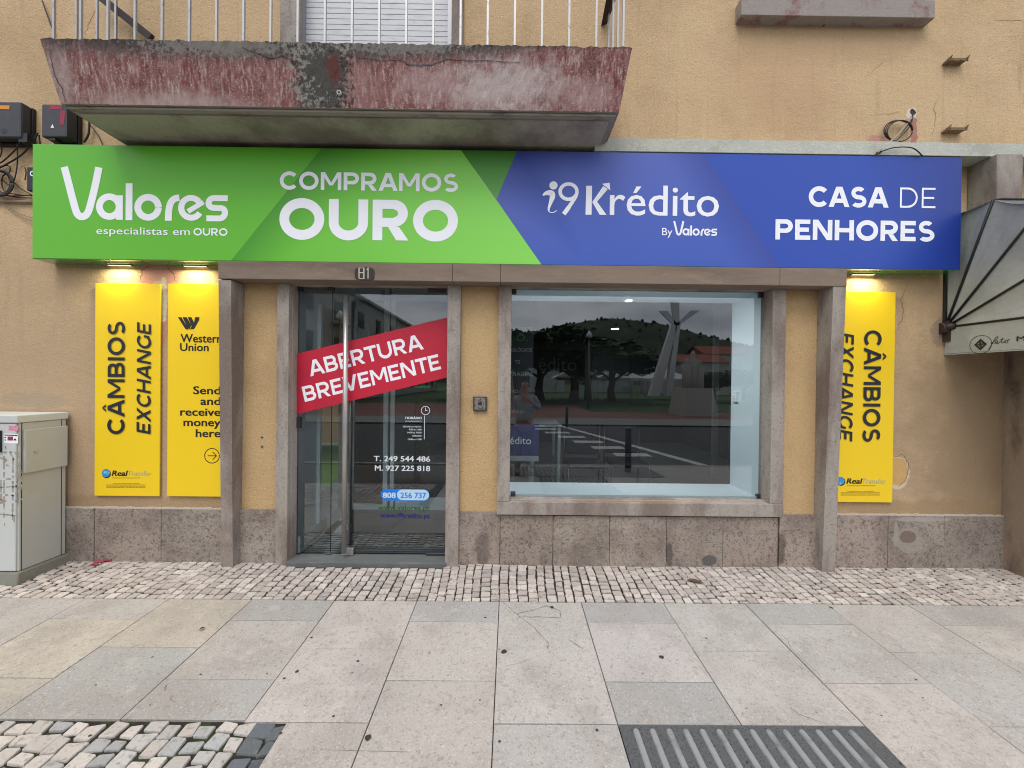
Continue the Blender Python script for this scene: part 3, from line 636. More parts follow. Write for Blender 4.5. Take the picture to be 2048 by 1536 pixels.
# shop window
WY = .07
m = MB(); wa = wX0; wb = wX1; wz0 = wsl+.006; wz1 = at(1280,576,WY).z
pane(m, wa, wb, wz0, wz1, WY); win = m.build('shop_window', 'glass', B)
clampb(win,1023,1033,577,588); clampb(win,1519,1530,584,595); clampb(win,1021,1031,984,997); clampb(win,1514,1527,989,1002)
m = MB(); m.box(at(1031,998,WY).x, at(1514,998,WY).x, WY+.004, WY+.02, wsl+.005, wsl+.024); m.build('seal', 'iwhite', win)

# ---------------------------------------------------------------- interior
FY = .55   # back of the display reveal
fx0, fx1 = wa-.02, at(1462,800,FY).x; fz0, fz1 = at(1240,966,FY).z, at(1240,604,FY).z
m = MB()
bxr, bzt = at(1527,800,WY).x, wz1
m.poly(((fx0,.1,wsl+.006),(wb,.1,wsl+.006),(fx1,FY,fz0),(fx0,FY,fz0)))
m.poly(((wb,.1,wsl+.006),(wb,.1,wz1),(fx1,FY,fz1),(fx1,FY,fz0)))
m.poly(((fx0,.1,wz1),(fx0,FY,fz1),(fx1,FY,fz1),(wb,.1,wz1)))
m.poly(((fx0,.1,wsl+.006),(fx0,FY,fz0),(fx0,FY,fz1),(fx0,.1,wz1)))
m.build('window_reveal', 'iwhite', B)
m = MB(); XL, XR2, YB, CH = dX0-.02, 4.4, 6.6, CZ+1.12
# room shell: back wall, side walls, ceiling
m.poly(((XL,YB,-.0),(XL,YB,CH),(XR2,YB,CH),(XR2,YB,0))[::-1], 0)
m.poly(((XR2,.26,0),(XR2,YB,0),(XR2,YB,CH),(XR2,.26,CH))[::-1], 0)
m.poly(((XL,.26,CH),(XR2,.26,CH),(XR2,YB,CH),(XL,YB,CH))[::-1], 0)
m.poly(((XL,1.32,0),(XL,1.32,CH),(XL,YB,CH),(XL,YB,0)), 0)
# dark wall round the display opening, facing the room
for q in ((wb,XR2,0,CH),(fx0-.5,wb,0,fz0-.001),(fx0-.5,wb,fz1+.001,CH)): m.poly(((q[0],FY+.01,q[2]),(q[1],FY+.01,q[2]),(q[1],FY+.01,q[3]),(q[0],FY+.01,q[3])), 0)
m.build('interior_wall', 'igrey', B)
m = MB()
VX = dX0; VY = 1.29
# white left cheek of the porch with its dark glazed opening
def qd(a, mi=0): m.poly(a, mi)
zb_, zt_ = TZ, CH
y1 = .42
qd(((VX,.1,zb_),(VX,y1,zb_),(VX,y1,zt_),(VX,.1,zt_))); qd(((VX,y1,zb_),(VX,VY,zb_),(VX,VY,.16),(VX,y1,.16))); qd(((VX,y1,2.25),(VX,VY,2.25),(VX,VY,zt_),(VX,y1,zt_))); qd(((VX,1.2,.16),(VX,VY,.16),(VX,VY,2.25),(VX,1.2,2.25)))
m.box(VX, VX+.02, .1, .45, TZ, TZ+.14)
m.box(VX, VX+.03, .42, .45, .16, 2.25); 
# partition behind: posts and rails
def part(px0, px1, py0, py1, Y=VY, d=.05):
    a = at(px0,py1,Y); b = at(px1,py0,Y); m.box(a.x,b.x,Y,Y+d,a.z,b.z)
part(676,690,560,1022); part(765,778,560,1022); part(779,790,560,1022,VY-.004); part(690,765,1009,1022); part(790,1010,998,1022,VY-.002); part(690,765,560,598); part(790,1010,560,600)
m.build('porch_partition', 'iwhite', B)
m = MB(); a = at(690,1009,VY).x; b = at(1010,1009,VY).x
m.poly(((a,VY+.03,at(700,1009,VY).z),(b,VY+.03,at(700,1009,VY).z),(b,VY+.03,at(700,598,VY).z),(a,VY+.03,at(700,598,VY).z)))
pg = m.build('partition_glass', 'innerglass', B)
m = MB(); o, u = span((728,690),(880,692),VY+.02); valores(m, o, u, vpx(48,VY+.02), 0); m.build('lettering', 'green', pg)
m = MB(); m.poly(((-2.6,.1,.012),(XR2,.1,.012),(XR2,YB,.012),(-2.6,YB,.012))); tag(m.build('shop_floor', 'ifloor'), kind='structure')
# ceiling spots inside
for p, Y, lab, en, rad in (((1257,605),.5,'lit round ceiling spot nearest the top of the shop window',8,.03),((1230,658),None,'lit round ceiling spot lower and further back in the shop window',16,.075),((741,652),None,'lit round ceiling spot behind the door glass by the green letter',60,.075)):
    if Y is None:
        d = ray(*p); k = (CH-.004-CAM[2])/d[2]; t = Vector((d[0]*k, CAM[1]+d[1]*k, CH-.004))
    else: t = at(*p,Y); t.z = fz1+(wz1-fz1)*(FY-Y)/(FY-.1)-.004
    r = thing('ceiling_spot', lab, 'ceiling light', t, 'lit ceiling spots in the shop')
    q = MB(); q.disc(t, (1,0,0), (0,1,0), rad, 24, 0); q.build('diffuser', 'lampglow', r)
    l = bpy.data.lights.new('spot_light','AREA'); l.shape = 'DISK'; l.size = rad*1.6; l.energy = en; l.color = (.95,.98,1); lo = bpy.data.objects.new('spot_light', l); COL.objects.link(lo); lo.parent = r; lo.location = (0,0,-.012)
    q = MB(); q.disc(t+Vector((0,0,.0015)), (1,0,0), (0,1,0), rad*1.3, 24, 0, rad*.98); q.build('housing', 'iwhite', r)
# door mat
mt = thing('door_mat', 'ribbed grey entrance mat on the floor behind the glass door', 'door mat', (at(740,1090,.3).x,.33,.014))
m = MB(); ma, mc = VX+.03, dX1+.02; m.box(ma, mc, .13, .56, .0125, .016); m.build('base', 'matdark', mt)
m = MB()
for k in range(9): y = .135+k*.048; m.box(ma, mc, y, y+.021, .016, .022)
m.build('ribs', 'mat', mt)
# socket on the reveal
so_ = thing('wall_socket', 'white plastic socket on the pale reveal of the shop window', 'socket', at(1470,793,.5))
p = at(1470,793,.5); m = MB(); xx = (wb+(fx1-wb)*.88)-.014; m.box(xx-.01, xx+.02, .42, .5, p.z-.05, p.z+.05); m.box(xx-.018, xx+.0, .44, .48, p.z-.02, p.z+.02); m.build('cover', 'white', so_, bevel=.003)
# posters and furniture in the dark shop
def flat(name, label, cat, px0, px1, py0, py1, Y, m1, th=.012):
    a = at(px0,py1,Y); b = at(px1,py0,Y); r = thing(name, label, cat, ((a.x+b.x)/2,Y,a.z)); q = MB(); q.box(a.x,b.x,Y,Y+th,a.z,b.z); q.build('panel', m1, r); return r
r = flat('roll_up_poster', 'dark blue poster board low behind the left side of the shop window', 'poster', 985,1078,848,912,.9,'posterblue')
m = MB(); gtext('édito', 1020, 1062, 888, 15, 0, .0, .897, m); m.build('lettering', 'white_small', r)
m = MB(); a = at(985,921,.9); b = at(1077,912,.9); m.box(a.x,b.x,.88,.93,a.z,b.z); m.build('foot', 'deskedge', r)
r = flat('wall_panel', 'dark panel of dim service words inside the shop window', 'panel', 960,1068,590,838,1.25, mat('dark_panel', srgb(24,27,33), .7))
m = MB()
for tx, a, b, y, c in (('STIMOS',1025,1065,661,8),('O.',1033,1055,682,13),('RELÓGIOS',1020,1064,703,7),('TO',1030,1040,728,8),('RRAGIAS',1020,1065,752,8),('ÃO',1024,1035,786,7),('édito.pt',1020,1048,826,8)):
    gtext(tx, a, b, y, c, 1 if tx == 'O.' else 0, .01, 1.246, m)
m.build('lettering', [mat('dim_grey_letter', srgb(120,126,130), .7), 'dgreen'], r)
r = flat('logo_board', 'dark board with a pale logo word on the back wall of the shop', 'board', 1060,1170,700,780,3.4, mat('dark_board', srgb(18,20,25), .7))
m = MB(); gtext('édito', 1077, 1153, 741, 27, 0, .0, 3.396, m); gtext('Valores', 1105, 1149, 755, 7, 0, 0, 3.396, m); m.build('lettering', [mat('dim_logo_letter', srgb(92,96,98), .7)], r)
# inner door frame outlines
for (x0,x1,y0,y1,Y) in ((1183,1188,706,800,3.4),(1261,1264,706,835,3.4),(1183,1264,706,711,3.39),(1425,1440,600,960,1.2)):
    m = MB(); a = at(x0,y1,Y); b = at(x1,y0,Y); m.box(a.x,b.x,Y,Y+.04,a.z,b.z); m.build('inner_frame', 'innerfr', B)
dk = thing('desk', 'white edged desk in the dark shop behind the window', 'desk', (.55,2.1,.012))
m = MB(); a = at(1060,849,1.9); b = at(1116,849,1.9); m.box(a.x, b.x+.05, 1.9, 2.6, a.z-.03, a.z); m.build('table_top', 'deskedge', dk, bevel=.003)
for xx in (a.x+.02, b.x):
    for yy in (1.92, 2.55): m = MB(); m.box(xx, xx+.04, yy, yy+.04, .012, a.z-.031); m.build('leg', 'deskedge', dk)
def chair(x, y, lab):
    r = thing('office_chair', lab, 'chair', (x,y,.012), 'visitor chairs in the shop')
    m = MB(); m.box(x-.23,x+.23,y-.22,y+.22,.45,.52); m.build('seat','chair',r,bevel=.03)
    m = MB(); m.box(x-.22,x+.22,y+.2,y+.25,.56,.95); m.build('backrest','chair',r,bevel=.03)
    for sx in (-1,1):
        m = MB(); m.tube([(x+sx*.24,y+.22,.94),(x+sx*.24,y+.22,.45),(x+sx*.24,y+.26,.02)],.011); m.tube([(x+sx*.24,y+.2,.47),(x+sx*.24,y-.2,.47),(x+sx*.24,y-.24,.02)],.011); m.build('leg','dsteel',r)
chair(.98,1.75,'dark chair nearest the desk behind the window'); chair(1.55,1.85,'dark chair standing right of the other in the shop')

# ---------------------------------------------------------------- banner across the entrance
BY = GY-.012
bn = thing('banner', 'red diagonal banner with white words across the entrance glass', 'banner', at(740,735,BY))
m = MB(); P = [at(590.5,829,BY), at(893.5,755,BY), at(894.5,635,BY), at(591.5,708,BY)]
m.poly(P); m.poly([p+Vector((0,.0015,0)) for p in P][::-1]); m.build('sheet', 'red', bn)
m = MB()
def diag(text, a, b, top, t):
    o = at(*a,BY); q = at(*b,BY); tp = at(*top,BY); caps(m, text, o, q-o, tp-o, t)
diag('ABERTURA', (621,753), (848,698), (613.5,722.5), .2)
diag('BREVEMENTE', (610,804), (882.5,738), (603,774), .2)
m.build('lettering', 'white', bn)

# ================================================================== FASCIA SIGN
SY = -.155
tl, tr, br_, bl = at(65,287,SY), at(1926.5,314,SY), at(1919.5,541,SY), at(63.5,516.5,SY)
SZ0, SZ1 = (bl.z+br_.z)/2, (tl.z+tr.z)/2; SX0, SX1 = (tl.x+bl.x)/2, (tr.x+br_.x)/2
sg = thing('shop_sign', 'long green and blue shop sign box mounted above the door and window', 'sign', ((SX0+SX1)/2,0,SZ0))
m = MB(); m.box(SX0, SX1, SY+.003, -.002, SZ0, SZ1); m.build('box', 'signside', sg, bevel=.003)
m = MB()
def sp(px, top): return at(px, 287+(px-65)*.0145 if top else 516.5+(px-63.5)*.0132, SY).x
def spx(px, py):
    p = at(px,py,SY); return (p.x, min(max(p.z,SZ0+.004),SZ1-.004))
T_, B_ = SZ1-.004, SZ0+.004
def fp(pts, cols):
    m.poly([(p[0],SY,p[1]) for p in pts], 0, [c for c in cols])
X = lambda px, py: at(px,py,SY).x
g1 = srgb(98,182,48); g1b = srgb(94,182,42); g2 = srgb(70,148,38); g3 = srgb(102,188,50); g4 = srgb(134,214,86); g5 = srgb(62,128,42); g6 = srgb(92,164,68)
b1 = srgb(80,98,180); b2 = srgb(60,90,180); b3 = srgb(54,72,156); b4 = srgb(38,74,172); b5 = srgb(20,50,138)
aT, aB = X(643,297), X(462,520); dT, dB = X(922,302), X(1083,529); eT = X(1034,304); eM = spx(993,398); kT, kB = X(1408,310), X(1560,533)
L0 = SX0+.004; R0 = SX1-.004
fp([(L0,B_),(aB,B_),(aT,T_),(L0,T_)], [g1,g1,g1b,g1b])
w1 = .45
fp([(aB,B_),(aB+w1,B_),(aT+w1,T_),(aT,T_)], [g2,g3,g3,g2])
fp([(aB+w1,B_),(dB,B_),(dT,T_),(aT+w1,T_)], [g3,g4,g4,g3])
fp([(dT,T_),eM,(eT,T_)], [g5,g6,g5])
fp([(dB,B_),(dB+.35,B_),(eT+.35,T_),(eT,T_),eM], [b2,b2,b1,b3,b1])
fp([(dB+.35,B_),(kB-.35,B_),(kT-.35,T_),(eT+.35,T_)], [b2,b2,b1,b1])
fp([(kB-.35,B_),(kB,B_),(kT,T_),(kT-.35,T_)], [b2,b3,b3,b1])
fp([(kB,B_),(X(1760,530),B_),(X(1700,530),T_),(kT,T_)], [b4,b4,b4,b4])
fp([(X(1760,530),B_),(R0,B_),(R0,T_),(X(1700,530),T_)], [b4,b5,b5,b4])
m.build('face', 'signface', sg)
m = MB(); Y = SY-.001
def line(text, a, b, cap, t, gap=.13, shear=0):
    o, u = span(a, b, Y); caps(m, text, o, u, vpx(cap,Y), t, shear, gap)
line('COMPRAMOS', (559.5,379.5), (916,383), 35.5, .215, .13)
line('OURO', (558.5,478.5), (915.5,482), 80.5, .245, .11)
line('OURO', (387,470.8), (455,471.6), 14.6, .2, .12)
line('CASA', (1617,413.5), (1777,415.3), 40.5, .235, .10)
line('DE', (1799.5,415.5), (1870.5,416.4), 40.5, .105, .24)
line('PENHORES', (1550.5,479.2), (1868.5,482.8), 40.5, .235, .12)
o, u = span((193,468.3),(380,470.2),Y); fonttext(m, 'especialistas em', o, u, vpx(14.6,Y), 0, .004)
o, u = span((121,439),(454,443),Y); valores(m, o, u, vpx(104,Y))
# krédito
o, u = span((1219.8,430),(1437,432.4),Y); fonttext(m, 'rédito', o, u, vpx(61,Y), 0, .005)
o, u = span((1324,470.5),(1344.5,470.8),Y); fonttext(m, 'By', o, u, vpx(15,Y), 0, .004)
o, u = span((1346,470.8),(1433.5,471.8),Y); valores(m, o, u, vpx(28.5,Y))
# K with arrow and the i9: local frame in crop pixels (0.1953 px each), origin at (1060,330)
O = at(1060,330,Y); k_ = .1953*(Y-CAM[1])/F; sl_ = .011
def cp(p): return (p[0]*k_, (-p[1]+p[0]*(-.0)+p[0]*0)*k_ )
U = Vector((1,0,0)); Vv = Vector((0,0,1))
def kr(pts, wd, k): ribbon(m, [(p[0]*k_, -(p[1]-sl_*p[0])*k_) for p in pts], [q*k_ for q in wd] if isinstance(wd, list) else wd*k_, O, U, Vv, k)
def kp(pts, k):
    P = [O+U*(p[0]*k_)+Vv*(-(p[1]-sl_*p[0])*k_)+Vector((0,-.0004-.0002*k,0)) for p in pts]
    if (P[1]-P[0]).cross(P[2]-P[1]).y > 0: P = P[::-1]
    m.poly(P)
kp([(577,210),(637,210),(635,505),(573,505)],0)
kp([(640,376),(752,212),(798,244),(690,372)],1); kp([(640,376),(690,372),(788,507),(718,506)],2); kp([(738,190),(815,178),(824,258)],3)
for c, r in (((242,207),42),):
    kp([(c[0]+r*cos(2*pi*j/28),c[1]+r*sin(2*pi*j/28)) for j in range(28)],0)
kr([(138,312)]+bez([(138,312),(150,285),(190,280),(215,284),(245,290),(232,330),(222,360),(205,420),(175,470),(215,482),(240,488),(262,478),(276,462)]), [6]+[14,20,26,30,36,42,46,50,54,56]+[56,56,56,56,56,55,54,52,50,46]+[42,38,34,30,27,24,20,16,12,8], 1)
kr(earc(397,270,86,78,0,360,40), 36, 0)
kr(bez([(484,270),(486,330),(440,370),(420,400),(398,435),(375,468),(350,500)]), [30]*8+[38]*5+[44]*8, 2)
m.build('lettering', 'white', sg)
# lamps under the sign
for px, lab in ((236,'lit lamp under the sign above the leftmost yellow panel'),(388,'lit lamp under the sign above the yellow panel with the arrow'),(1730,'lit lamp under the blue end of the sign above the right yellow panel')):
    p = at(px,522,-.03); p.z = SZ0-.001
    r = thing('sign_lamp', lab, 'lamp', p, 'lamps under the shop sign')
    m = MB(); m.box(p.x-.10,p.x+.10,-.030,-.004,p.z-.005,p.z); m.build('housing', 'dsteel', r, bevel=.002)
    m = MB(); m.box(p.x-.09,p.x+.09,-.028,-.006,p.z-.0065,p.z-.0052); m.build('diffuser', mat('lamp_diffuser', srgb(255,250,200), .5, emit=((1,.93,.5,1), .9)), r)
    l = bpy.data.lights.new('lamp_light', 'AREA'); l.shape = 'RECTANGLE'; l.size = .18; l.size_y = .03; l.energy = 2.0; l.color = (1,.93,.55)
    lo = bpy.data.objects.new('lamp_light', l); COL.objects.link(lo); lo.parent = r; lo.location = (0,-.04,-.012); lo.rotation_euler = (radians(-14),0,0)

# ================================================================== YELLOW PANELS
def ypanel(x0, x1, y0, y1, lab):
    Y = -.022; a = at(x0,(y0+y1)/2,Y); b = at(x1,(y0+y1)/2,Y); zt = at((x0+x1)/2,y0,Y).z; zb = at((x0+x1)/2,y1,Y).z
    r = thing('yellow_panel', lab, 'sign', ((a.x+b.x)/2,0,zb), 'yellow wall panels'); q = MB(); q.box(a.x,b.x,Y,-.012,zb,zt); q.box(a.x+.02,b.x-.02,-.012,-.0025,zb+.02,zt-.02)
    q.build('board', 'yellow', r, bevel=.0015); return r
YY = -.0225
p1 = ypanel(189.7,319.8,567,992,'yellow currency exchange panel left of the panel with the arrow')
p2 = ypanel(335,464,568,993,'yellow money transfer panel with arrow beside the left pillar')
p3 = ypanel(1659,1788,584,1004.5,'yellow currency exchange panel beside the right pillar')
def raised(m, d=.004): return m
m = MB(); Yl = YY-.004
def vtext(text, p0, p1, capdir, t, shear=0, Y=Yl, gap=.14):
    o = at(*p0,Y); q = at(*p1,Y); x = (o.x+q.x)/2; o.x = x; u = Vector((0,0,q.z-o.z)); caps(m, text, o, u, capdir*(Y-CAM[1])/F, t, shear, gap)
vtext('CÂMBIOS', (249,868.5), (249.5,643.5), Vector((-33.5,0,0)), .195)
vtext('EXCHANGE', (301.5,868.5), (301.5,644), Vector((-27.5,0,0)), .19, .2)
m.build('lettering', 'navy', p1)
m = MB()
vtext('CÂMBIOS', (1727.5,660.5), (1727,883.5), Vector((34.5,0,0)), .195)
vtext('EXCHANGE', (1679,665), (1678,883), Vector((28,0,0)), .19, .2)
m.build('lettering', 'navy', p3)
def transfer(par, dx, dy):
    c = at(212+dx,946+dy,YY); r = .0385*.95
    m = MB(); m.disc(c+Vector((.004,-.0004,-.006)),(1,0,0),(0,0,1),r,30,1); m.disc(c+Vector((0,-.0008,0)),(1,0,0),(0,0,1),r*.92,30,0)
    o, u = span((224+dx,951.5+dy),(253+dx,951.8+dy),YY); fonttext(m, 'Real', o, u, vpx(10.5,YY), 1, .03, .2)
    o, u = span((254+dx,951.8+dy),(302+dx,952.2+dy),YY); fonttext(m, 'Transfer', o, u, vpx(10.5,YY), 2, .0, .2)
    random.seed(5)
    for y, a, b in ((956.5,225,281),(968,226,280),(970.5,213,291),(973,213,291),(975.3,213,291)):
        x = a
        while x < b:
            w_ = random.uniform(1.2,4); p = at(x+dx,y+dy,YY); q = at(min(x+w_,b)+dx,y+dy-1.3,YY); m.poly(((p.x,YY-.0004,p.z),(q.x,YY-.0004,p.z),(q.x,YY-.0004,q.z),(p.x,YY-.0004,q.z)),3); x += w_+.7
    m.build('small_logo', ['globe','black','greytype','fine'], par)
transfer(p1,0,0); transfer(p3,1469,15.5)
m = MB()
def yt(text, x0, x1, yb, cap, bold=.02):
    o, u = span((x0,yb),(x1,yb+.01*(x1-x0)),YY); fonttext(m, text, o, u, vpx(cap,YY), 0, bold)
yt('Western', 361.5, 443, 684.3, 16.5); yt('Union', 360.5, 417, 701.6, 15.5)
for tx, x0, y in (('Send',387,788),('and',401.5,809.5),('receive',361,831),('money',367.5,851.8),('here',392,873.8)): yt(tx, x0, 440.5, y, 15.5, .022)
c = at(424,911.5,YY); m.disc(c+Vector((0,-.0004,0)),(1,0,0),(0,0,1),.064,40,0,.0575)
ribbon(m, [(-.036,0),(.036,0)], .006, c, U, Vv, 1); ribbon(m, [(.006,.032),(.037,0),(.006,-.032)], .006, c, U, Vv, 2)
zz = lambda pts, k: m.poly([at(p[0]*.3418,500+p[1]*.3418,YY)+Vector((0,-.0004-.0002*k,0)) for p in pts])
zz([(1078,452),(1041,393),(1062,393),(1105,465),(1088,465)],0)
zz([(1068,393),(1092,393),(1120,440),(1108,465),(1096,452)],1)
zz([(1098,393),(1120,393),(1136,424),(1142,393),(1167,393),(1165,410),(1136,462),(1112,465),(1122,445)],2)
m.build('lettering', 'black', p2)

# ================================================================== BALCONY (part of the building)
zbo = at(660,224,-.485).z; bxa, bxb = at(121,216,-.5).x, at(1238.5,232,-.5).x
a_ = .065; zto = at(670,85,-.567).z; zfb = at(660,215.5,-.5).z
m = MB(); random.seed(11); nx, nz = 200, 10
def fpt(i, j, ed=0):
    f = j/nz; X0_, X1_ = bxa-a_*f, bxb+a_*f
    x = X0_+(X1_-X0_)*i/nx; y = -.5-.067*f; z = zfb+(zto-zfb)*f
    return x, y, z
G = {}
for i in range(nx+1):
    for j in range(nz+1):
        x, y, z = fpt(i,j); y += random.uniform(-.0025,.0025)
        if j == nz: z += random.uniform(-.005,.003)+.003*sin(i*.9)*sin(i*.23); y += random.uniform(-.003,.004)
        if j == 0: z += random.uniform(-.002,.002)
        G[i,j] = (x,y,z)
for i in range(nx):
    for j in range(nz): m.poly((G[i,j],G[i+1,j],G[i+1,j+1],G[i,j+1]), 0)
for s, i in ((-1,0),(1,nx)):
    for j in range(nz):
        p, q = G[i,j], G[i,j+1]; pb, qb = (p[0],-.001,p[2]), (q[0],-.001,q[2])
        m.poly((p,q,qb,pb) if s < 0 else (p,pb,qb,q), 0)
ns = 60
for i in range(nx): p, q = G[i,nz], G[i+1,nz]; m.poly((p,q,(q[0],-.001,q[2]),(p[0],-.001,p[2])), 1)
m.poly(((bxa,-.5,zfb),(bxa,-.001,zfb),(bxb,-.001,zfb),(bxb,-.5,zfb)), 2)
balc = m.build('balcony', ['fascia','moss','lip'], B)
tag(balc, 'weathered red and black stained concrete balcony')
m = MB(); e = .018
m.box(bxa+e,bxb-e,-.5+e,-.001,zbo,zfb-.0005)
m.build('lip', 'lip', balc, bevel=.006)
m = MB(); e = .06
m.box(bxa+e,bxb-e,-.5+e,-.001,zbo-.012,zbo-.0005,0); m.build('soffit', 'soffit', balc)
# cracks and the drain hole
m = MB()
def crack(pts, wd, Y, M2=None, plane='y'):
    P = []
    for a, b in zip(pts, pts[1:]):
        for k in range(6): t = k/6; P.append((a[0]+(b[0]-a[0])*t+random.uniform(-1.6,1.6), a[1]+(b[1]-a[1])*t+random.uniform(-1.2,1.2)))
    P.append(pts[-1]); out = []
    for p in P:
        yy = Y(p) if callable(Y) else Y; out.append(at(p[0],p[1],yy))
    n = len(out)
    for i in range(n-1):
        w0 = wd*(.35+.65*sin(pi*i/n)); w1_ = wd*(.35+.65*sin(pi*(i+1)/n)); a, b = out[i], out[i+1]
        d = (b-a); nn = Vector((-d.z,0,d.x)).normalized() if d.length else Vector((0,0,1))
        (M2 or m).poly((a-nn*w0/2,b-nn*w1_/2,b+nn*w1_/2,a+nn*w0/2))
fy = lambda p: -.5-.067*max(0,min(1,(218-p[1]+(p[0]-640)*.013)/138))-.0045
for cpt, cwd in (([(486,95),(520,108),(540,115),(555,114)],.010),([(710,114),(760,120),(800,118),(822,130),(862,130),(893,118),(930,120),(1040,124)],.008),([(98,95),(108,150),(125,180),(130,205)],.006),([(545,118),(565,110),(585,122)],.007)):
    m = MB(); crack(cpt, cwd, fy, m); m.build('crack', 'black', balc)
m = MB(); c = at(677.5,184,-.527); m.tube([c,c+Vector((0,.04,0))],.016,18); m.build('drain_pipe', 'band', balc)
m = MB(); m.disc(at(677.5,184,-.5285),(1,0,0),(0,0,1),.0095,18); m.build('drain_hole', 'black', balc)
# balusters: one mesh copied along the edge
zr = zto+1.05
m = MB(); m.box(-.007,.007,-.007,.007,0,1.05)
OFF['__z'] = Vector((0,0,0))
b0 = m.build('baluster', 'rail'); b0.parent = balc; first = True
pos = [(at(108+54.2*k, 80, -.515).x, -.515) for k in range(22)]
pos += [(pos[0][0], -.515+.14*k) for k in (1,2,3)] + [(pos[21][0], -.515+.14*k) for k in (1,2,3)]
for x, y in pos:
    o = b0 if first else b0.copy()
    if not first: COL.objects.link(o)
    o.parent = balc; o.location = (x,y,zto-.004); first = False
m = MB(); m.tube([(pos[0][0],0,zr),(pos[0][0],-.515,zr),(pos[21][0],-.515,zr),(pos[21][0],0,zr)],.02,8); m.build('handrail','rail',balc)
# dark inclined stays
m = MB(); a = at(180,-14,-.12); b = at(296,78,-.05); m.hexa(((a.x,a.y,a.z),(a.x+.03,a.y,a.z+.045),(b.x+.03,b.y,b.z+.045),(b.x,b.y,b.z),(a.x,a.y+.03,a.z),(a.x+.03,a.y+.03,a.z+.045),(b.x+.03,b.y+.03,b.z+.045),(b.x,b.y+.03,b.z))); m.build('stay','iron',balc)
m = MB(); a = at(1208,48,-.02); b = at(1226,-30,-.30); m.hexa(((a.x-.02,a.y,a.z),(a.x+.03,a.y,a.z+.02),(b.x+.06,b.y,b.z),(b.x-.03,b.y,b.z),(a.x-.02,a.y+.02,a.z),(a.x+.03,a.y+.02,a.z+.02),(b.x+.06,b.y+.02,b.z),(b.x-.03,b.y+.02,b.z))); m.build('stay','iron',balc)

# balcony door: stone frame, tracks, roller shutter
for a, b, z in ((560,597,-.03),(904,926,-.03)):
    m = MB(); X0_, X1_ = at(a,40,z).x, at(b,40,z).x; m.box(X0_,X1_,z,.12,zto-.1,bZ1)
    bf = m.build('balcony_door_jamb', 'stone', B, bevel=.003)
for a, b in ((594,609),(896,906)): m = MB(); m.box(at(a,40,.06).x,at(b,40,.06).x,.045,.1,zto-.1,bZ1); m.build('shutter_track','alu',B)
m = MB(); X0_, X1_ = at(606,40,.1).x, at(899,40,.1).x; z = zto-.1; k = 0
while z < bZ1:
    m.box(X0_,X1_,.088,.1,z,z+.041); m.box(X0_,X1_,.094,.1,z+.041,z+.046,1); z += .046
rs_ = m.build('roller_shutter',['shutter','igrey'],B)
m = MB(); m.box(X0_,X1_,.101,.12,zto-.1,bZ1); m.build('backing','dark',rs_)

# upper right window with stone sill
m = MB(); a = at(1483,20,-.087); b = at(1870.5,25,-.087); zs0 = at(1670,32.5,-.087).z
m.box(a.x,b.x,-.087,.1,zs0,zs0+.145)
us = m.build('upper_sill', mat('red_stained_sill', srgb(146,138,132), .88, layers=((6, srgb(122,72,74), .50,.66,(1,1,.8),.75),(60, srgb(160,152,148), .5,.7,None,.6),(190, srgb(86,78,74), .6,.72,None,.5)), bump=((70,.004),)), B, bevel=.004)
m = MB()
for a2, b2 in ((1497,1512),(1822,1838)): m.box(at(a2,0,.05).x,at(b2,0,.05).x,.0,.1,zs0+.146,uZ1)
m.box(at(1640,0,.08).x,at(1652,0,.08).x,.05,.1,zs0+.146,uZ1); m.build('window_frame','stone',us)
m = MB(); pane(m,uX0,uX1,zs0+.146,uZ1,.12); m.build('window_pane','windowdark',us)
m = MB()
for px in (1647,1721): p = at(px,52,-.004); m.tube([(p.x,-.0,p.z),(p.x,-.02,p.z+.01)],.008,8)
m.build('iron_stub','rust',us)

# ================================================================== WALL-MOUNTED THINGS
def cable(name, label, paths, m_='cable', group=None, cat='cable'):
    c = at(*paths[0][0][0]); ro = thing(name, label, cat, c, group)
    for pts, r in paths: q = MB(); q.tube(smooth_path([at(p[0],p[1],p[2]) for p in pts]), r, 6); q.build('cable', m_, ro)
    return ro
# junction boxes
def jbox(label, x0, x1, y0, y1, Yf, grow, extra):
    r = thing('junction_box', label, 'junction box', at((x0+x1)/2,y1,0), 'telecom boxes on the wall')
    a, b = at(x0,y1,Yf), at(x1,y0,Yf); m = MB(); g = grow
    m.hexa(((a.x,Yf,a.z),(b.x,Yf,a.z),(b.x,Yf,b.z),(a.x,Yf,b.z),(a.x-g,-.03,a.z-g*.6),(b.x+g,-.03,a.z-g*.6),(b.x+g,-.03,b.z+g*.2),(a.x-g,-.03,b.z+g*.2)))
    m.build('cover','plastic',r,bevel=.012)
    m = MB(); m.box(a.x-g-.004,b.x+g+.004,-.03,-.002,a.z-g*.6-.02,b.z+g*.2); m.build('backplate','plastic2',r,bevel=.004)
    extra(r); return r
def ex1(r):
    Yf = -.1015; m = MB(); a = at(-30,218,Yf); b = at(19,211,Yf); m.box(a.x,b.x,Yf-.001,Yf+.004,a.z,b.z); m.build('label_strip','orange',r)
    m = MB(); c = at(7,262,Yf); m.disc(c,(1,0,0),(0,0,1),.02,16); m.build('screw_cap','plastic2',r); m = MB(); a = at(40,280,-.08); m.box(a.x,a.x+.07,-.09,-.03,a.z-.02,a.z+.05); m.build('latch','plastic2',r)
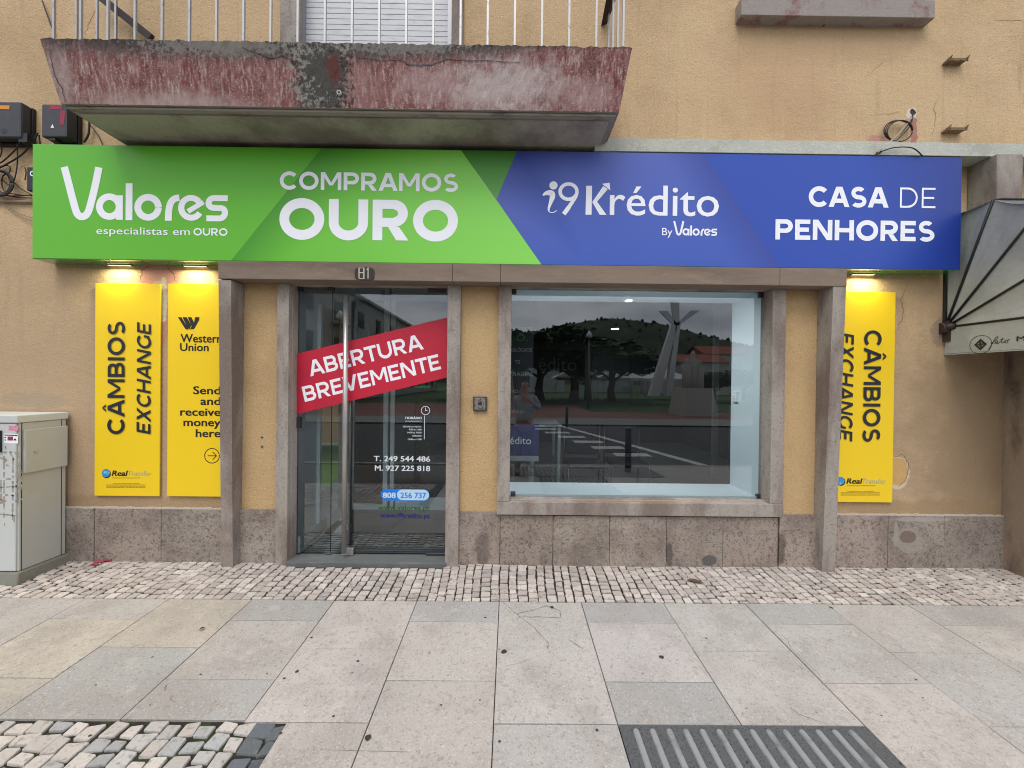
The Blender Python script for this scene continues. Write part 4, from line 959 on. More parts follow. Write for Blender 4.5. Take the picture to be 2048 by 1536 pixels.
def ex2(r):
    Yf = -.1162; m = MB()
    for pts in (((100,209),(124,210),(124,219),(100,219)),((121,220),(131,222),(127,250),(119,250))):
        m.poly([at(p[0],p[1],Yf) for p in pts][::-1])
    m.build('warning_tape','magenta',r); m = MB(); m.poly([at(p[0],p[1],Yf) for p in ((101,255.5),(108,255.5),(105,248))]); m.build('warning_triangle','white',r)
    m = MB(); a = at(98,281,-.10); m.box(a.x,a.x+.055,-.105,-.06,a.z,a.z+.03); m.build('latch','iron',r)
jbox('charcoal junction box with orange label at the left edge', -60,42,203,274,-.10,.0,ex1)
jbox('charcoal junction box with pink tape tucked under the balcony', 82,134,208,274,-.115,-.004,ex2)
dbx = thing('small_wall_box','small dark blue box with round white mark behind the sign end','box',at(59,380,0))
m = MB(); a = at(53,381,-.06); b = at(75,334,-.06); m.box(a.x,b.x,-.06,-.002,a.z,b.z); m.build('cover',mat('navy_plastic',srgb(16,20,34),.5),dbx,bevel=.006)
m = MB(); m.disc(at(65,347,-.0612),(1,0,0),(0,0,1),.022,20,0,.013); m.build('round_mark','white',dbx)
cable('cable_bundle','tangle of thin black cables hanging below the left junction boxes',[
    ([(-30,330,-.03),(0,326,-.03),(30,300,-.04),(40,285,-.06)],.005), ([(-20,345,-.02),(10,330,-.03),(45,308,-.04),(66,282,-.05),(76,266,-.05)],.006), ([(34,285,-.05),(35,320,-.03),(30,355,-.02),(20,370,-.02),(5,360,-.02)],.004),
    ([(2,286,-.05),(3,305,-.03),(-6,325,-.03)],.004), ([(0,332,-.02),(18,332,-.02),(19,344,-.02),(6,352,-.02),(4,370,-.02),(12,384,-.02),(40,390,-.03),(64,392,-.05)],.004), ([(20,356,-.03),(40,376,-.03),(64,390,-.05)],.004), ([(-10,385,-.02),(20,392,-.02),(64,390,-.04)],.005), ([(78,270,-.05),(80,285,-.04),(86,300,-.03)],.005),
    ([(-10,376,-.02),(6,386,-.02),(30,394,-.02),(64,396,-.04)],.004), ([(168,285,-.03),(177,268,-.03),(179,240,-.03)],.007), ([(206,292,-.02),(196,270,-.02),(180,250,-.02)],.004), ([(84,0,-.02),(96,34,-.02),(108,66,-.02)],.005),([(50,360,-.02),(52,345,-.02),(50,335,-.02)],.004)])
m = MB()
for k in range(5):
    c = at(-2,366,-.03-.008*k); rr = .095+.006*(k%3)
    m.tube([(c.x+rr*cos(t*pi/16)+.004*k, c.y, c.z+rr*sin(t*pi/16)) for t in range(33)], .006, 6)
tag(m.build('cable_coil','cable'),'thick coil of black cable hung on the wall at the left edge','cable coil')
m = MB(); m.tube(smooth_path([at(-30,402,-.02),at(20,403,-.02),at(90,404,-.02)]),.010,8); tag(m.build('conduit','greycable'),'pale horizontal conduit running behind the left end of the sign','conduit')
cable('grey_wires','two thin pale wires sloping down behind the left end of the sign',[([(-5,396,-.02),(25,418,-.02),(55,433,-.02),(90,440,-.03)],.003),([(-5,400,-.02),(22,420,-.02),(52,438,-.02),(90,446,-.03)],.003)],'greycable')
# cable loop at the right
m = MB(); random.seed(2)
for k in range(3):
    c = at(1796+k*2,262,-.03-.006*k); m.tube([(c.x+(.118-.006*k)*cos(t*pi/16), c.y, c.z+.088*sin(t*pi/16+.06*k)) for t in range(32)], .0045, 6)
for pts in ([(1752,309,-.17),(1775,285,-.1),(1800,268,-.05),(1822,240,-.03),(1826,228,-.0)],[(1758,307,-.17),(1790,283,-.1),(1818,255,-.04),(1826,232,0)],[(1762,303,-.175),(1790,295,-.18),(1825,296,-.19),(1845,312,-.17)]): m.tube(smooth_path([at(*p) for p in pts]), .0045, 6)
tag(m.build('cable_loop','cable'),'loose loop of thin black cable hanging above the blue end of the sign','cable')
m = MB(); m.tube(smooth_path([at(1754,306,-.17),at(1775,288,-.12),at(1798,268,-.06),at(1822,236,-.02)]),.009,7); tag(m.build('grey_conduit','greycable'),'short grey conduit stub under the cable loop on the upper wall','conduit')
# rusty wall brackets
def bracket(px, py, lab):
    p = at(px,py,-.055); p.z += .0; r = thing('wall_bracket', lab, 'bracket', at(px,py,0), 'rusty empty brackets on the upper wall'); hw = .083
    m = MB(); m.box(p.x-hw,p.x+hw,-.055,-.048,p.z-.012,p.z+.010); m.box(p.x-hw+.015,p.x+hw-.015,-.048,-.002,p.z-.012,p.z-.006); m.build('tray','rust',r)
    for s in (-1,1):
        m = MB(); x = p.x+s*(hw-.012); m.hexa(((x-.003,-.065,p.z+.0),(x+.003,-.065,p.z+.0),(x+.003+.012,-.065,p.z+.028),(x-.003+.012,-.065,p.z+.028),(x-.005,-.0,p.z-.01),(x+.005,-.0,p.z-.01),(x+.005,-.0,p.z+.002),(x-.005,-.0,p.z+.002))); m.build('hook','rust',r)
bracket(1917,118,'upper of the two rusty brackets on the upper wall'); bracket(1915,257,'lower of the two rusty brackets just above the white band')
# intercom
ic = thing('intercom','small square metal intercom between the door and the shop window','intercom',at(960,823,0))
a = at(946,822,-.03); b = at(974,793,-.03); m = MB(); m.box(a.x,b.x,-.028,-.002,a.z,b.z); m.build('frame','dsteel',ic,bevel=.004)
m = MB(); e = .012; m.box(a.x+e,b.x-e,-.033,-.028,a.z+e,b.z-e); m.build('plate',mat('scratched_plate',srgb(150,144,138),.45,metallic=.7,layers=((60,srgb(70,66,62),.5,.6),)),ic,bevel=.002)
m = MB(); c = at(960,807,-.034); m.disc(c,(1,0,0),(0,0,1),.017,20,0,.010); m.disc(c+Vector((0,-.001,0)),(1,0,0),(0,0,1),.007,14); m.build('button','dark',ic)
# wall screws left of door
for i, (px, py, lab) in enumerate(((524,875,'upper small plug hole in the ochre strip left of the door'),(524,894,'lower small plug hole in the ochre strip left of the door'))):
    m = MB(); c = at(px,py,-.0015); m.disc(c,(1,0,0),(0,0,1),.013,14,0); m.disc(c+Vector((.001,-.001,.001)),(1,0,0),(0,0,1),.007,12,1); tag(m.build('wall_plug',['residue','black']),lab,'wall plug')
# stucco cracks as hairlines, part of the building
m = MB(); random.seed(4)
for pts, wd in (([(281,560),(284,540),(300,532)],.005),([(350,562),(347,548),(333,533)],.005),([(1818,560),(1802,600),(1808,625),(1795,660)],.004),([(1862,315-30),(1872,240),(1868,215),(1880,190)],.003),([(1735,230),(1780,228),(1800,222)],.002),([(1730,155),(1770,120)],.002),([(1990,40),(2048,42)],.003),([(170,70),(180,40),(195,10)],.003),([(1788,915),(1805,908),(1818,930),(1812,960),(1795,975)],.004)):
    cw = MB(); crack(pts, wd, -.0012, cw); cw.build('hairline_crack', 'stcrack', B)

# ================================================================== AWNING
AX = 3.665; hz = at(1895,655,0).z
aw = thing('awning','grey folding awning with black ribs on the wall right of the sign','awning',(AX,0,hz))
ribs = [(0,.93),(-.31,.925),(-.60,.775),(-.86,.466),(-.98,-.0)]
WX = 2.4
m = MB()
def arcpts(a, b, n=5, sag=.0):
    out = []
    for k in range(n+1):
        t = k/n; y = a[0]+(b[0]-a[0])*t; z = a[1]+(b[1]-a[1])*t; s = sin(pi*t)*sag; L = math.hypot(y,z); out.append((y*(1-s/L) if L else y, z*(1-s/L) if L else z))
    return out
prof = []
for a, b in zip(ribs, ribs[1:]):
    seg = arcpts(a,b,5,.018 if a[0] < -.1 else .012); prof += seg[:-1] if b != ribs[-1] else seg
for a, b in zip(prof, prof[1:]):
    m.poly(((AX,a[0]-.004,hz+a[1]),(AX,b[0]-.004,hz+b[1]),(AX+WX,b[0]-.004,hz+b[1]),(AX+WX,a[0]-.004,hz+a[1])), 0, None, True)
# side gores, gently sagging between ribs
NR = 8
for a, b in zip(ribs, ribs[1:]):
    for i in range(NR):
        for j in range(4):
            def sp_(i_, j_):
                r = i_/NR; t = j_/4; y = (a[0]+(b[0]-a[0])*t)*r; z = (a[1]+(b[1]-a[1])*t)*r
                return (AX+.028*sin(pi*t)*r, y-.004, hz+z)
            m.poly((sp_(i,j),sp_(i+1,j),sp_(i+1,j+1),sp_(i,j+1)), 0, None, True)
m.build('canvas','canvas',aw)
for y, z in ribs:
    m = MB(); m.tube([(AX-.006,-.012,hz),(AX-.006,y-.008,hz+z),(AX+.05,y-.012,hz+z+.006),(AX+WX,y-.012,hz+z+.006)],.0085,8); m.build('rib','black',aw)
m = MB(); vz = .235
m.poly(((AX-.003,-.02,hz-.01),(AX-.004,-.99,hz-.01),(AX-.004,-.99,hz-vz),(AX-.003,.0,hz-vz))[::-1]); m.poly(((AX,-.99,hz-.01),(AX+WX,-.99,hz-.01),(AX+WX,-.99,hz-vz),(AX,-.99,hz-vz))[::-1])
m.tube([(AX-.005,-.0,hz-vz+.012),(AX-.005,-.99,hz-vz+.012)],.0015,4)
va = m.build('valance','canvas',aw)
m = MB(); VXp = AX-.0045
c = atx(1961,689,VXp); UU = Vector((0,-1,0))
m.disc(c,UU,Vv,.072,40,0,.068)
m.poly([c+UU*p[0]+Vv*p[1]+Vector((-.0005,0,0)) for p in ((0,.046),(.042,0),(0,-.046),(-.042,0))])
for k in range(4):
    t = pi/2*k+.4; ribbon(m, [(.014*cos(t),.014*sin(t)),(.021*cos(t+1),.021*sin(t+1))], .003, c+Vector((-.001,0,0)), UU, Vv, 0, 1)
def scr(pts, wd=.004, k=0): ribbon(m, bez(pts,8), wd, c, UU, Vv, k)
q = lambda *a: [(.05+(x-50)*.00078,y*.0008) for x, y in a]
scr(q((50,-52),(80,-20),(95,60),(118,62),(135,60),(100,20),(72,4),(60,0),(80,2),(96,4)))
scr(q((96,4),(120,-2),(128,14),(118,24),(102,22),(100,-2),(116,-4),(130,-4),(134,12),(146,12)),.004,1)
scr(q((160,46),(152,30),(144,4),(156,-2),(164,-2),(170,6),(176,16))); scr(q((138,30),(150,34),(160,34),(172,36)),.004,1)
scr(q((196,14),(186,30),(172,16),(176,2),(182,-8),(200,0),(198,16),(197,26),(206,26),(214,20)),.004,2)
o = atx(2033.5,682.5,VXp); fonttext(m,'M',o,UU*.045,Vv*.035,0,.02); fonttext(m,'AIA',o+UU*.06,UU*.09,Vv*.035,0,.02) if False else None
m.build('lettering',['black','canvas'],va)
m = MB(); m.tube([(AX-.05,-.005,hz-.01),(AX+.03,-.02,hz-.01)],.045,14); m.tube([(AX-.03,-.03,hz),(AX+.01,-.07,hz)],.03,12); m.box(AX-.02,AX+.0,-.05,-.002,hz-.12,hz+.05); m.build('hub','iron',aw)
m = MB(); m.box(AX-.022,AX-.008,-.02,-.002,hz,hz+.95); m.build('wall_rail','black',aw)

# ================================================================== STREET CABINET
cx1 = -3.668; cyf = -.335; cyb = -.03; cz0 = at(50,1143,cyf).z; cz1 = at(50,846,cyf).z; cx0 = cx1-.85
cb = thing('street_cabinet','pale grey utility cabinet with peeling tape marks at the left wall','utility cabinet',((cx0+cx1)/2,(cyf+cyb)/2,cz0-.1))
m = MB(); m.box(cx0,cx1,cyf,cyb,cz0,cz1); m.build('body',['cabside'],cb,bevel=.006)
m = MB(); m.box(cx0+.01,cx1-.012,cyf-.012,cyf+.001,cz0+.005,cz1-.004); fd = m.build('front_door','cabinet',cb,bevel=.008)
m = MB(); zt = at(50,832,cyf).z+.004; m.box(cx0-.01,cx1+.008,cyf-.02,cyb+.01,cz1+.001,zt); m.build('lid','cabinet',cb,bevel=.005)
m = MB(); za, zb2 = atx(62,944,cx1).z, atx(62,858,cx1).z; m.box(cx1+.001,cx1+.02,cyf+.02,cyb-.005,za,zb2); sdp = m.build('side_hatch','cabside',cb,bevel=.004)
m = MB(); c = Vector((cx1+.0205,cyf+.085,(za+zb2)/2-.01)); m.tube([c,c+Vector((.008,0,0))],.011,14); m.build('lock','steel',sdp)
m = MB(); m.box(cx1+.0003,cx1+.003,cyb-.035,cyb-.032,cz0,cz1); m.box(cx1+.0003,cx1+.002,cyf+.012,cyf+.016,cz0,cz1); m.build('seam','dark',cb)
m = MB(); g0 = -.16
m.hexa(((cx0-.1,cyf-.07,g0),(cx1+.05,cyf-.07,g0),(cx1+.02,cyf-.02,cz0-.002),(cx0,cyf-.02,cz0-.002),(cx0-.1,-.001,g0),(cx1+.05,-.001,g0),(cx1+.02,-.001,cz0-.002),(cx0,-.001,cz0-.002)))
m.build('concrete_base','concrete',cb,bevel=.01)
m = MB(); a = at(-14,904,cyf-.02); b = at(2,861,cyf-.02); m.box(a.x,b.x,cyf-.03,cyf-.012,a.z,b.z); m.build('handle','plastic2',cb,bevel=.004)
m = MB(); YC = cyf-.0125
def cq(pts, mi): m.poly([at(p[0],p[1],YC) for p in pts], mi)
cq([(17,861),(36,862),(36,852),(17,851)],0); cq([(8,886),(36,887),(36,868),(8,867)],1)
YC -= .0006; cq([(15,881),(26,881),(26,873),(15,873)],2); cq([(27,881),(33,881),(31,877),(28,878)],3); cq([(9,871),(35,872),(35,870),(9,869)],3); cq([(9,876),(12,876),(12,874),(9,874)],3); cq([(9,881),(12,881),(12,879),(9,879)],3)
m.build('sticker',['pink','white','litter','black'],fd)
m = MB(); YC = cyf-.0126; random.seed(9)
def tr_(a, b, wd=3.2):
    p, q2 = at(a[0],a[1],YC), at(b[0],b[1],YC); d = q2-p; nn = Vector((-d.z,0,d.x)).normalized()*wd*.0038/2; n = max(2,int(d.length/.02))
    for k in range(n):
        if random.random() < .15: continue
        s1 = p+d*(k/n); s2 = p+d*((k+1)/n); w1_ = random.uniform(.5,1.3)
        m.poly((s1-nn*w1_,s2-nn*w1_,s2+nn*w1_*.9,s1+nn*w1_)[::1] if (s2-s1).cross(nn).y < 0 else (s1+nn*w1_,s2+nn*w1_,s2-nn*w1_,s1-nn*w1_))
for l in (((10,892),(15,905)),((2,905),(30,904)),((30,904),(38,914)),((8,912),(8,1030)),((26,912),(25,1040)),((0,975),(42,972)),((0,1028),(34,1032)),((34,920),(32,1005)),((8,1030),(9,1052)),((28,1032),(28,1050)),((2,960),(2,1000)),((10,990),(28,991)),((12,930),(18,932)),((12,958),(22,958)),((35,1000),(48,998)),((40,930),(44,980)),((0,915),(12,922)),((20,905),(28,920)),((0,1000),(12,1002))): tr_(*l)
m.build('tape_marks','residue',fd)
m = MB()
for pts in (((5,912),(15,920),(8,927)),((6,998),(13,1001),(8,1006),(0,1008),(0,1005))): m.poly([at(p[0],p[1],YC-.0005) for p in pts][::-1])
m.build('torn_sticker','greycable',fd)

# ================================================================== GROUND
def GP(x, y, up=0): return Vector((x, y, gz(x,y)+up))
EDGE = atg(1024,1203.5).y
# base sheet far beyond
m = MB(); KY = -4.6
m.poly(((-14,KY,gz(0,KY)-.025),(14,KY,gz(0,KY)-.025),(14,.0,-.025),(-14,.0,-.025)), 0)
tag(m.build('paving_bed','slabjoint'), kind='structure')
# slabs
random.seed(21)
cw_ = (atg(1489,1207).x-atg(671,1198).x)/5; c0 = atg(998.5,1201.5).x
grey = (.355,.345,.33); pinkb = (.445,.405,.378); peach = (.46,.41,.35); lgrey = (.42,.392,.37)
special = {(-5,0):lgrey,(-5,1):peach,(-4,0):peach,(-4,1):grey,(-4,2):grey,(-3,0):grey,(-3,1):lgrey,(-3,2):grey,(-1,0):grey,(1,0):grey,(1,2):grey,(3,0):grey,(2,0):lgrey,(4,0):lgrey,(5,0):grey,(-6,0):lgrey,(-5,2):peach,(4,1):lgrey}
m = MB(); slabz = .0; tac_y0 = EDGE-.925; tac = None
def slab(x0, x1, y0, y1, col, g=.0022, h=.02):
    if y1 > y0: y0, y1 = y1, y0
    t = random.uniform(.94,1.05); c = tuple(v*t*random.uniform(.985,1.015) for v in col)+(1,); up = random.uniform(-.0012,.0012); tx = random.uniform(-.0008,.0008)
    e = .0025
    P = [(x0+g,y1+g),(x1-g,y1+g),(x1-g,y0-g),(x0+g,y0-g)]
    top = [GP(a,b,up+tx*(1 if a > x0+.1 else -1)) for a, b in P]; cx_, cy_ = (x0+x1)/2, (y0+y1)/2
    inn = [Vector((p.x+(e if p.x < cx_ else -e), p.y+(e if p.y < cy_ else -e), p.z+.0008)) for p in top]
    mid = [Vector((p.x,p.y,p.z-.0015)) for p in top]; bot = [Vector((p.x,p.y,p.z-.02)) for p in top]
    m.poly(inn, 0, c)
    for k in range(4):
        j = (k+1)%4; m.poly((mid[k],mid[j],inn[j],inn[k]), 0, c); m.poly((bot[k],bot[j],mid[j],mid[k]), 0, c)
cob_x1 = atg(574.5,1443).x   # right edge of the lower-left cobble patch (column line 671)
cob_y0 = EDGE-.916
for ci in range(-9,10):
    x0 = c0+ci*cw_; x1 = x0+cw_; A = (ci % 2 != 0)
    ys = [0]; y = .216 if A else .458
    while y < 4.4+EDGE+.0: ys.append(y); y += .467
    ys.append(KY*-1+EDGE)
    for k in range(len(ys)-1):
        ya, yb = EDGE-ys[k], EDGE-ys[k+1]
        if ci < -2 and ya <= cob_y0+.03: continue
        if ci < -2 and yb < cob_y0: yb = cob_y0
        xl_ = x0
        if ci == -2 and ya <= cob_y0+.03: xl_ = cob_x1
        if ci in (1,2) and -3.6 < (ya+yb)/2 < tac_y0 and ya <= tac_y0+.02: continue
        if ci in (1,2) and ya > tac_y0 and yb < tac_y0: yb = tac_y0
        col = special.get((ci,k)) or random.choice([pinkb,pinkb,pinkb,lgrey])
        slab(xl_,x1,ya,yb,col)
# stains, gum and cracks are marks on the paving
def spot(px, py, r, mi=1, sq=1.0):
    c = atg(px,py,.0025); P = [(c.x+r*cos(t*pi/6)*random.uniform(.8,1.2)*sq, c.y+r*sin(t*pi/6)*random.uniform(.8,1.2)) for t in range(12)]
    m.poly([Vector((a,b,gz(a,b)+.0026)) for a, b in P], mi)
for p in ((1008,1303,.017),(1104,1214,.013),(736,1475,.015),(1323,1314,.014),(1662,1215,.012),(594,1343,.009),(667,1432,.006),(1194,1460,.007),(716,1322,.008),(305,1314,.006),(1832,1359,.006),(300,1410,.004),(960,1400,.004)): spot(*p)
random.seed(63)
for k in range(32): spot(random.uniform(20,2030), random.uniform(1215,1530), random.choice([.002,.003,.003,.004,.006]), 1, random.uniform(.7,1.8))
def gcrack(pts, wd=.0025):
    P = []
    for a, b in zip(pts, pts[1:]):
        for k in range(5): t = k/5; P.append(atg(a[0]+(b[0]-a[0])*t+random.uniform(-.8,.8), a[1]+(b[1]-a[1])*t+random.uniform(-.5,.5)))
    P.append(atg(*pts[-1]))
    for a, b in zip(P, P[1:]):
        d = b-a; nn = Vector((-d.y,d.x,0)).normalized()*wd/2; w0 = random.uniform(.5,1.2)
        m.poly([Vector((q.x,q.y,gz(0,q.y)+.0025)) for q in (a-nn*w0,b-nn*w0,b+nn*w0,a+nn*w0)], 2)
gcrack([(1007,1205),(1035,1230),(1068,1255),(1098,1288),(1094,1297)]); gcrack([(1035,1228),(1060,1222),(1095,1212),(1120,1222),(1122,1236),(1080,1234),(1035,1235)],.003); gcrack([(1138,1280),(1165,1298)]); gcrack([(1000,1334),(1035,1328),(1062,1318)],.0018); gcrack([(1560,1268),(1575,1280),(1582,1298),(1640,1350)],.002); gcrack([(328,1378),(334,1370),(330,1382)],.004); gcrack([(345,1392),(340,1400),(352,1405)],.003); gcrack([(1580,1415),(1600,1430),(1655,1450)],.002); gcrack([(640,1500),(820,1505)],.0015)
tag(m.build('pavement',['slab','gum','crack']), kind='structure')
# cobbles
def cobbles(name, X0, X1, Yf, cw, rl, cols, seed, joint, h=.012, up=0.0, dark=None, gs=1.0, jit=.004, cc_=.10, ins=.89, gyk=1.15):
    random.seed(seed); m = MB(); x = X0; ncol = 0
    while x < X1:
        w_ = cw*random.uniform(.86,1.16); yt, yb = Yf(x)
        if dark and x > X1-.13: w_ = min(.062, X1+.012-x)
        if w_ < .03: break
        y = yt-random.uniform(0,.02)-(.3*rl if ncol % 2 else 0)+rl*.3; drift = 0
        while y > yb+.01:
            l = rl*random.uniform(.8,1.22); y2 = max(y-l, yb)
            if y2-yb < rl*.35: y2 = yb
            ya = min(y, yt)
            if ya-y2 > .02:
                g = random.uniform(.004,.0075)*gs; gy = g*gyk
                wob = lambda s: random.uniform(-s,s)
                sk = .012*sin(x*3.1+y2*5)
                P = [(x+g+wob(jit)+sk,y2+gy+wob(jit)),(x+w_-g+wob(jit)+sk,y2+gy+wob(jit)),(x+w_-g+wob(jit)+sk,ya-gy+wob(jit)),(x+g+wob(jit)+sk,ya-gy+wob(jit))]
                P = [((A[0]*(1-t_)+B2[0]*t_),(A[1]*(1-t_)+B2[1]*t_)) for A, B2 in zip(P,P[1:]+P[:1]) for t_ in (cc_,1-cc_)]
                t = random.uniform(.86,1.1); base = random.choice(cols)
                if dark and dark(x+w_/2, (ya+y2)/2): base = random.choice([(.09,.10,.12),(.13,.15,.17),(.11,.12,.13)])
                c = tuple(v*t for v in base)+(1,)
                u0 = random.uniform(-.002,.002)+up; cx_ = sum(p[0] for p in P)/8; cy_ = sum(p[1] for p in P)/8
                bot = [GP(a,b,-.02) for a, b in P]; sh = [GP(a,b,u0-.005) for a, b in P]
                top = [GP(cx_+(a-cx_)*ins,cy_+(b-cy_)*ins,u0+wob(.0012)) for a, b in P]
                # round the corners of the top with mid-edge points
                i = len(m.v); ring = []
                for k in range(8): m.poly((bot[k],bot[(k+1)%8],sh[(k+1)%8],sh[k]),0,c)
                for k in range(8): m.poly((sh[k],sh[(k+1)%8],top[(k+1)%8],top[k]),0,c)
                m.poly(top,0,c)
            y = y2
            if y2 <= yb+.001: break
        x += w_; ncol += 1
    return m
cc = [(.51,.445,.405),(.55,.49,.44),(.47,.41,.375),(.53,.475,.43),(.57,.52,.47),(.45,.385,.35),(.42,.38,.35)]
m = cobbles('strip', -5.6, 6.2, lambda x: (.02 if not (at(574,1120,0).x < x < at(890,1120,0).x) else -.078, EDGE+.003), .069, .064, cc, 31, 'joint', gs=.75, jit=.004, gyk=1.55, cc_=.07, ins=.95)
X0_, X1_ = -7, 7
m.poly(((X0_,EDGE,gz(0,EDGE)-.009),(X1_,EDGE,gz(0,EDGE)-.009),(X1_,.03,gz(0,.03)-.009),(X0_,.03,gz(0,.03)-.009)), 1)
tag(m.build('cobblestone_strip',['cobble','joint']), kind='structure')
m = cobbles('patch', cob_x1-3.6, cob_x1-.012, lambda x: (cob_y0-.006, cob_y0-1.3), .080, .074, [(.53,.48,.44),(.49,.455,.425),(.45,.43,.41),(.37,.37,.365),(.56,.51,.46),(.50,.46,.42)], 77, 'mossjoint', dark=lambda x,y: x > cob_x1-.14, gs=.85, jit=.009, cc_=.07, ins=.95)
m2 = m
m.poly(((cob_x1-3.7,cob_y0-1.3,gz(0,cob_y0-1.3)-.010),(cob_x1,cob_y0-1.3,gz(0,cob_y0-1.3)-.010),(cob_x1,cob_y0,gz(0,cob_y0)-.010),(cob_x1-3.7,cob_y0,gz(0,cob_y0)-.010)), 1)
tag(m.build('cobblestone_patch',['cobble','mossjoint']), kind='structure')
# tactile slabs with raised bars
m = MB(); tx0 = c0+cw_; tx1 = c0+3*cw_
def gbox(x0,x1,y0,y1,lo,hi,mi): m.hexa((GP(x0,y0,lo),GP(x1,y0,lo),GP(x1,y0,hi),GP(x0,y0,hi),GP(x0,y1,lo),GP(x1,y1,lo),GP(x1,y1,hi),GP(x0,y1,hi)),mi)
for r_ in range(10):
    c_ = max(0, r_-3); xs_ = tx0 if r_ < 4 else tx0-1.2+(tx1-tx0)*((r_-4) % 3); ya = tac_y0-min(r_,4)*.5-(.5 if r_ > 6 else 0)
    xe_ = xs_+(tx1-tx0); lf = 0 if r_ < 4 else .004
    gbox(xs_+.003,xe_-.003,ya-.497,ya-.003,-.02,-.001+lf*1.5,0)
    for k in range(14):
        x = xs_+.075+(xe_-xs_-.15)*(k+.0)/13.2; w2 = .0145; y0_, y1_ = ya-.47, ya-.035
        P = [(x-w2,y0_),(x+w2,y0_),(x+w2,y1_)]+[(x+w2*cos(t*pi/6),y1_+w2*sin(t*pi/6)) for t in range(1,6)]+[(x-w2,y1_)]
        cx_ = x; top = [GP(cx_+(a-cx_)*.72,b if b < y1_ else y1_+(b-y1_)*.72,.0048+lf*1.5) for a, b in P]; bt = [GP(a,b,-.001+lf*1.5) for a, b in P]
        m.poly(top,1)
        for i in range(len(P)): j = (i+1)%len(P); m.poly((bt[i],bt[j],top[j],top[i]),1)
tag(m.build('tactile_paving',['tactile','tacbar']), kind='structure')
# litter
def leafy(px, py, l, w_, ang, lab, mk='leaf'):
    c = atg(px,py,.012); m = MB(); n = 8; P = []
    ca, sa = cos(ang), sin(ang)
    for s in (1,-1):
        for k in range(n+1):
            t = k/n if s == 1 else 1-k/n
            if s == -1 and k in (0,n): continue
            P.append((t-.5, s*sin(pi*t)**.8*.5))
    m.poly([Vector((c.x+ca*a*l-sa*b*w_, c.y+sa*a*l+ca*b*w_, gz(0,c.y+sa*a*l+ca*b*w_)+.006+.012*abs(b)*2)) for a, b in P])
    return tag(m.build('dry_leaf',mk), lab, 'leaf')
leafy(1390,1162,.12,.045,-.4,'brown fallen leaf on the cobbles below the shop window')
leafy(404,1257,.032,.018,.5,'small dark leaf on the slabs left of the door')
lt = MB(); random.seed(8)
for px, py, s in ((212,1118,.05),(192,1126,.035)):
    c = atg(px,py,.02); P = []
    for i in range(5):
        for j in range(5): P.append(Vector((c.x+(i-2)*s*.5+random.uniform(-.008,.008), c.y+(j-2)*s*.3, c.z+random.uniform(-.008,.016)-.008)))
    for i in range(4):
        for j in range(4): lt.poly((P[i*5+j],P[(i+1)*5+j],P[(i+1)*5+j+1],P[i*5+j+1]),0,None,True)
tag(lt.build('litter','litter'),'crumpled red litter on the cobbles beside the cabinet','litter')

# ================================================================== THE STREET BEHIND THE CAMERA (seen mirrored in the glass)
rz = gz(0,KY)-.12
def sheet(name, x0, x1, y0, y1, z, mk): q = MB(); q.poly(((x0,y0,z),(x1,y0,z),(x1,y1,z),(x0,y1,z))); return tag(q.build(name,mk),kind='structure')
q = MB(); q.box(-40,40,KY-.15,KY-.001,rz-.1,gz(0,KY)+.001); tag(q.build('kerb','stone'),kind='structure')
sheet('ground',-900,900,-900,40,rz-.05,'grass')
sheet('road',-60,60,-13,KY-.15,rz,'asphalt')
sheet('setts',-3,3.2,-9.5,KY-.16,rz+.004,'sett')
q = MB()
for k in range(7): x = .6+k*.35; y = -13+k*1.05; q.poly(((x,y,rz+.009),(x+.9,y,rz+.009),(x+.9,y+.45,rz+.009),(x,y+.45,rz+.009)))
q.poly(((2.0,-13,rz+.009),(2.25,-13,rz+.009),(4.6,-5,rz+.009),(4.35,-5,rz+.009)))
tag(q.build('road_marking','roadpaint'),kind='structure')
sheet('far_pavement',-60,60,-16,-13,rz+.06,'paleway'); sheet('path',-60,5,-27,-16,rz+.062,'redpath'); sheet('plaza',5,60,-20,-16,rz+.064,'redpath')
def leaves(m, c, r, n, s, flat=.75):
    for k in range(n):
        u = random.uniform(-1,1); t = random.uniform(0,2*pi); rr = random.random()**.35; d = Vector((math.sqrt(1-u*u)*cos(t),math.sqrt(1-u*u)*sin(t),u*flat))*rr
        wob = .75+.35*sin(d.x*5+c[0])*cos(d.z*6+c[1])
        p = Vector(c)+d*r*wob; a = Vector((random.gauss(0,1),random.gauss(0,1),random.gauss(0,1))).normalized(); b = a.orthogonal().normalized(); ss = s*random.uniform(.6,1.3)
        m.poly((p-a*ss-b*ss*.5,p+a*ss-b*ss*.5,p+a*ss*.7+b*ss*.6,p-a*ss*.7+b*ss*.6))
random.seed(41)
tc_ = MB(); 
for c, r in (((0,0,5.2),2.6),((-1.7,.4,4.6),1.9),((1.8,-.3,4.7),2.0),((.3,1.2,4.4),1.8),((-.4,-1.3,4.8),1.9)): leaves(tc_, c, r, 1300, .19)
tt_ = MB(); tt_.tube([(0,0,0),(.08,0,1.2),(0,.05,2.4),(.1,0,3.6)],.2,10,rs=[.26,.2,.17,.12])
for a in (.3,2.2,4.1): tt_.tube([(0,.05,2.3),(cos(a)*.9,sin(a)*.9,3.4),(cos(a)*1.7,sin(a)*1.5,4.4)],.08,7,rs=[.1,.07,.03])
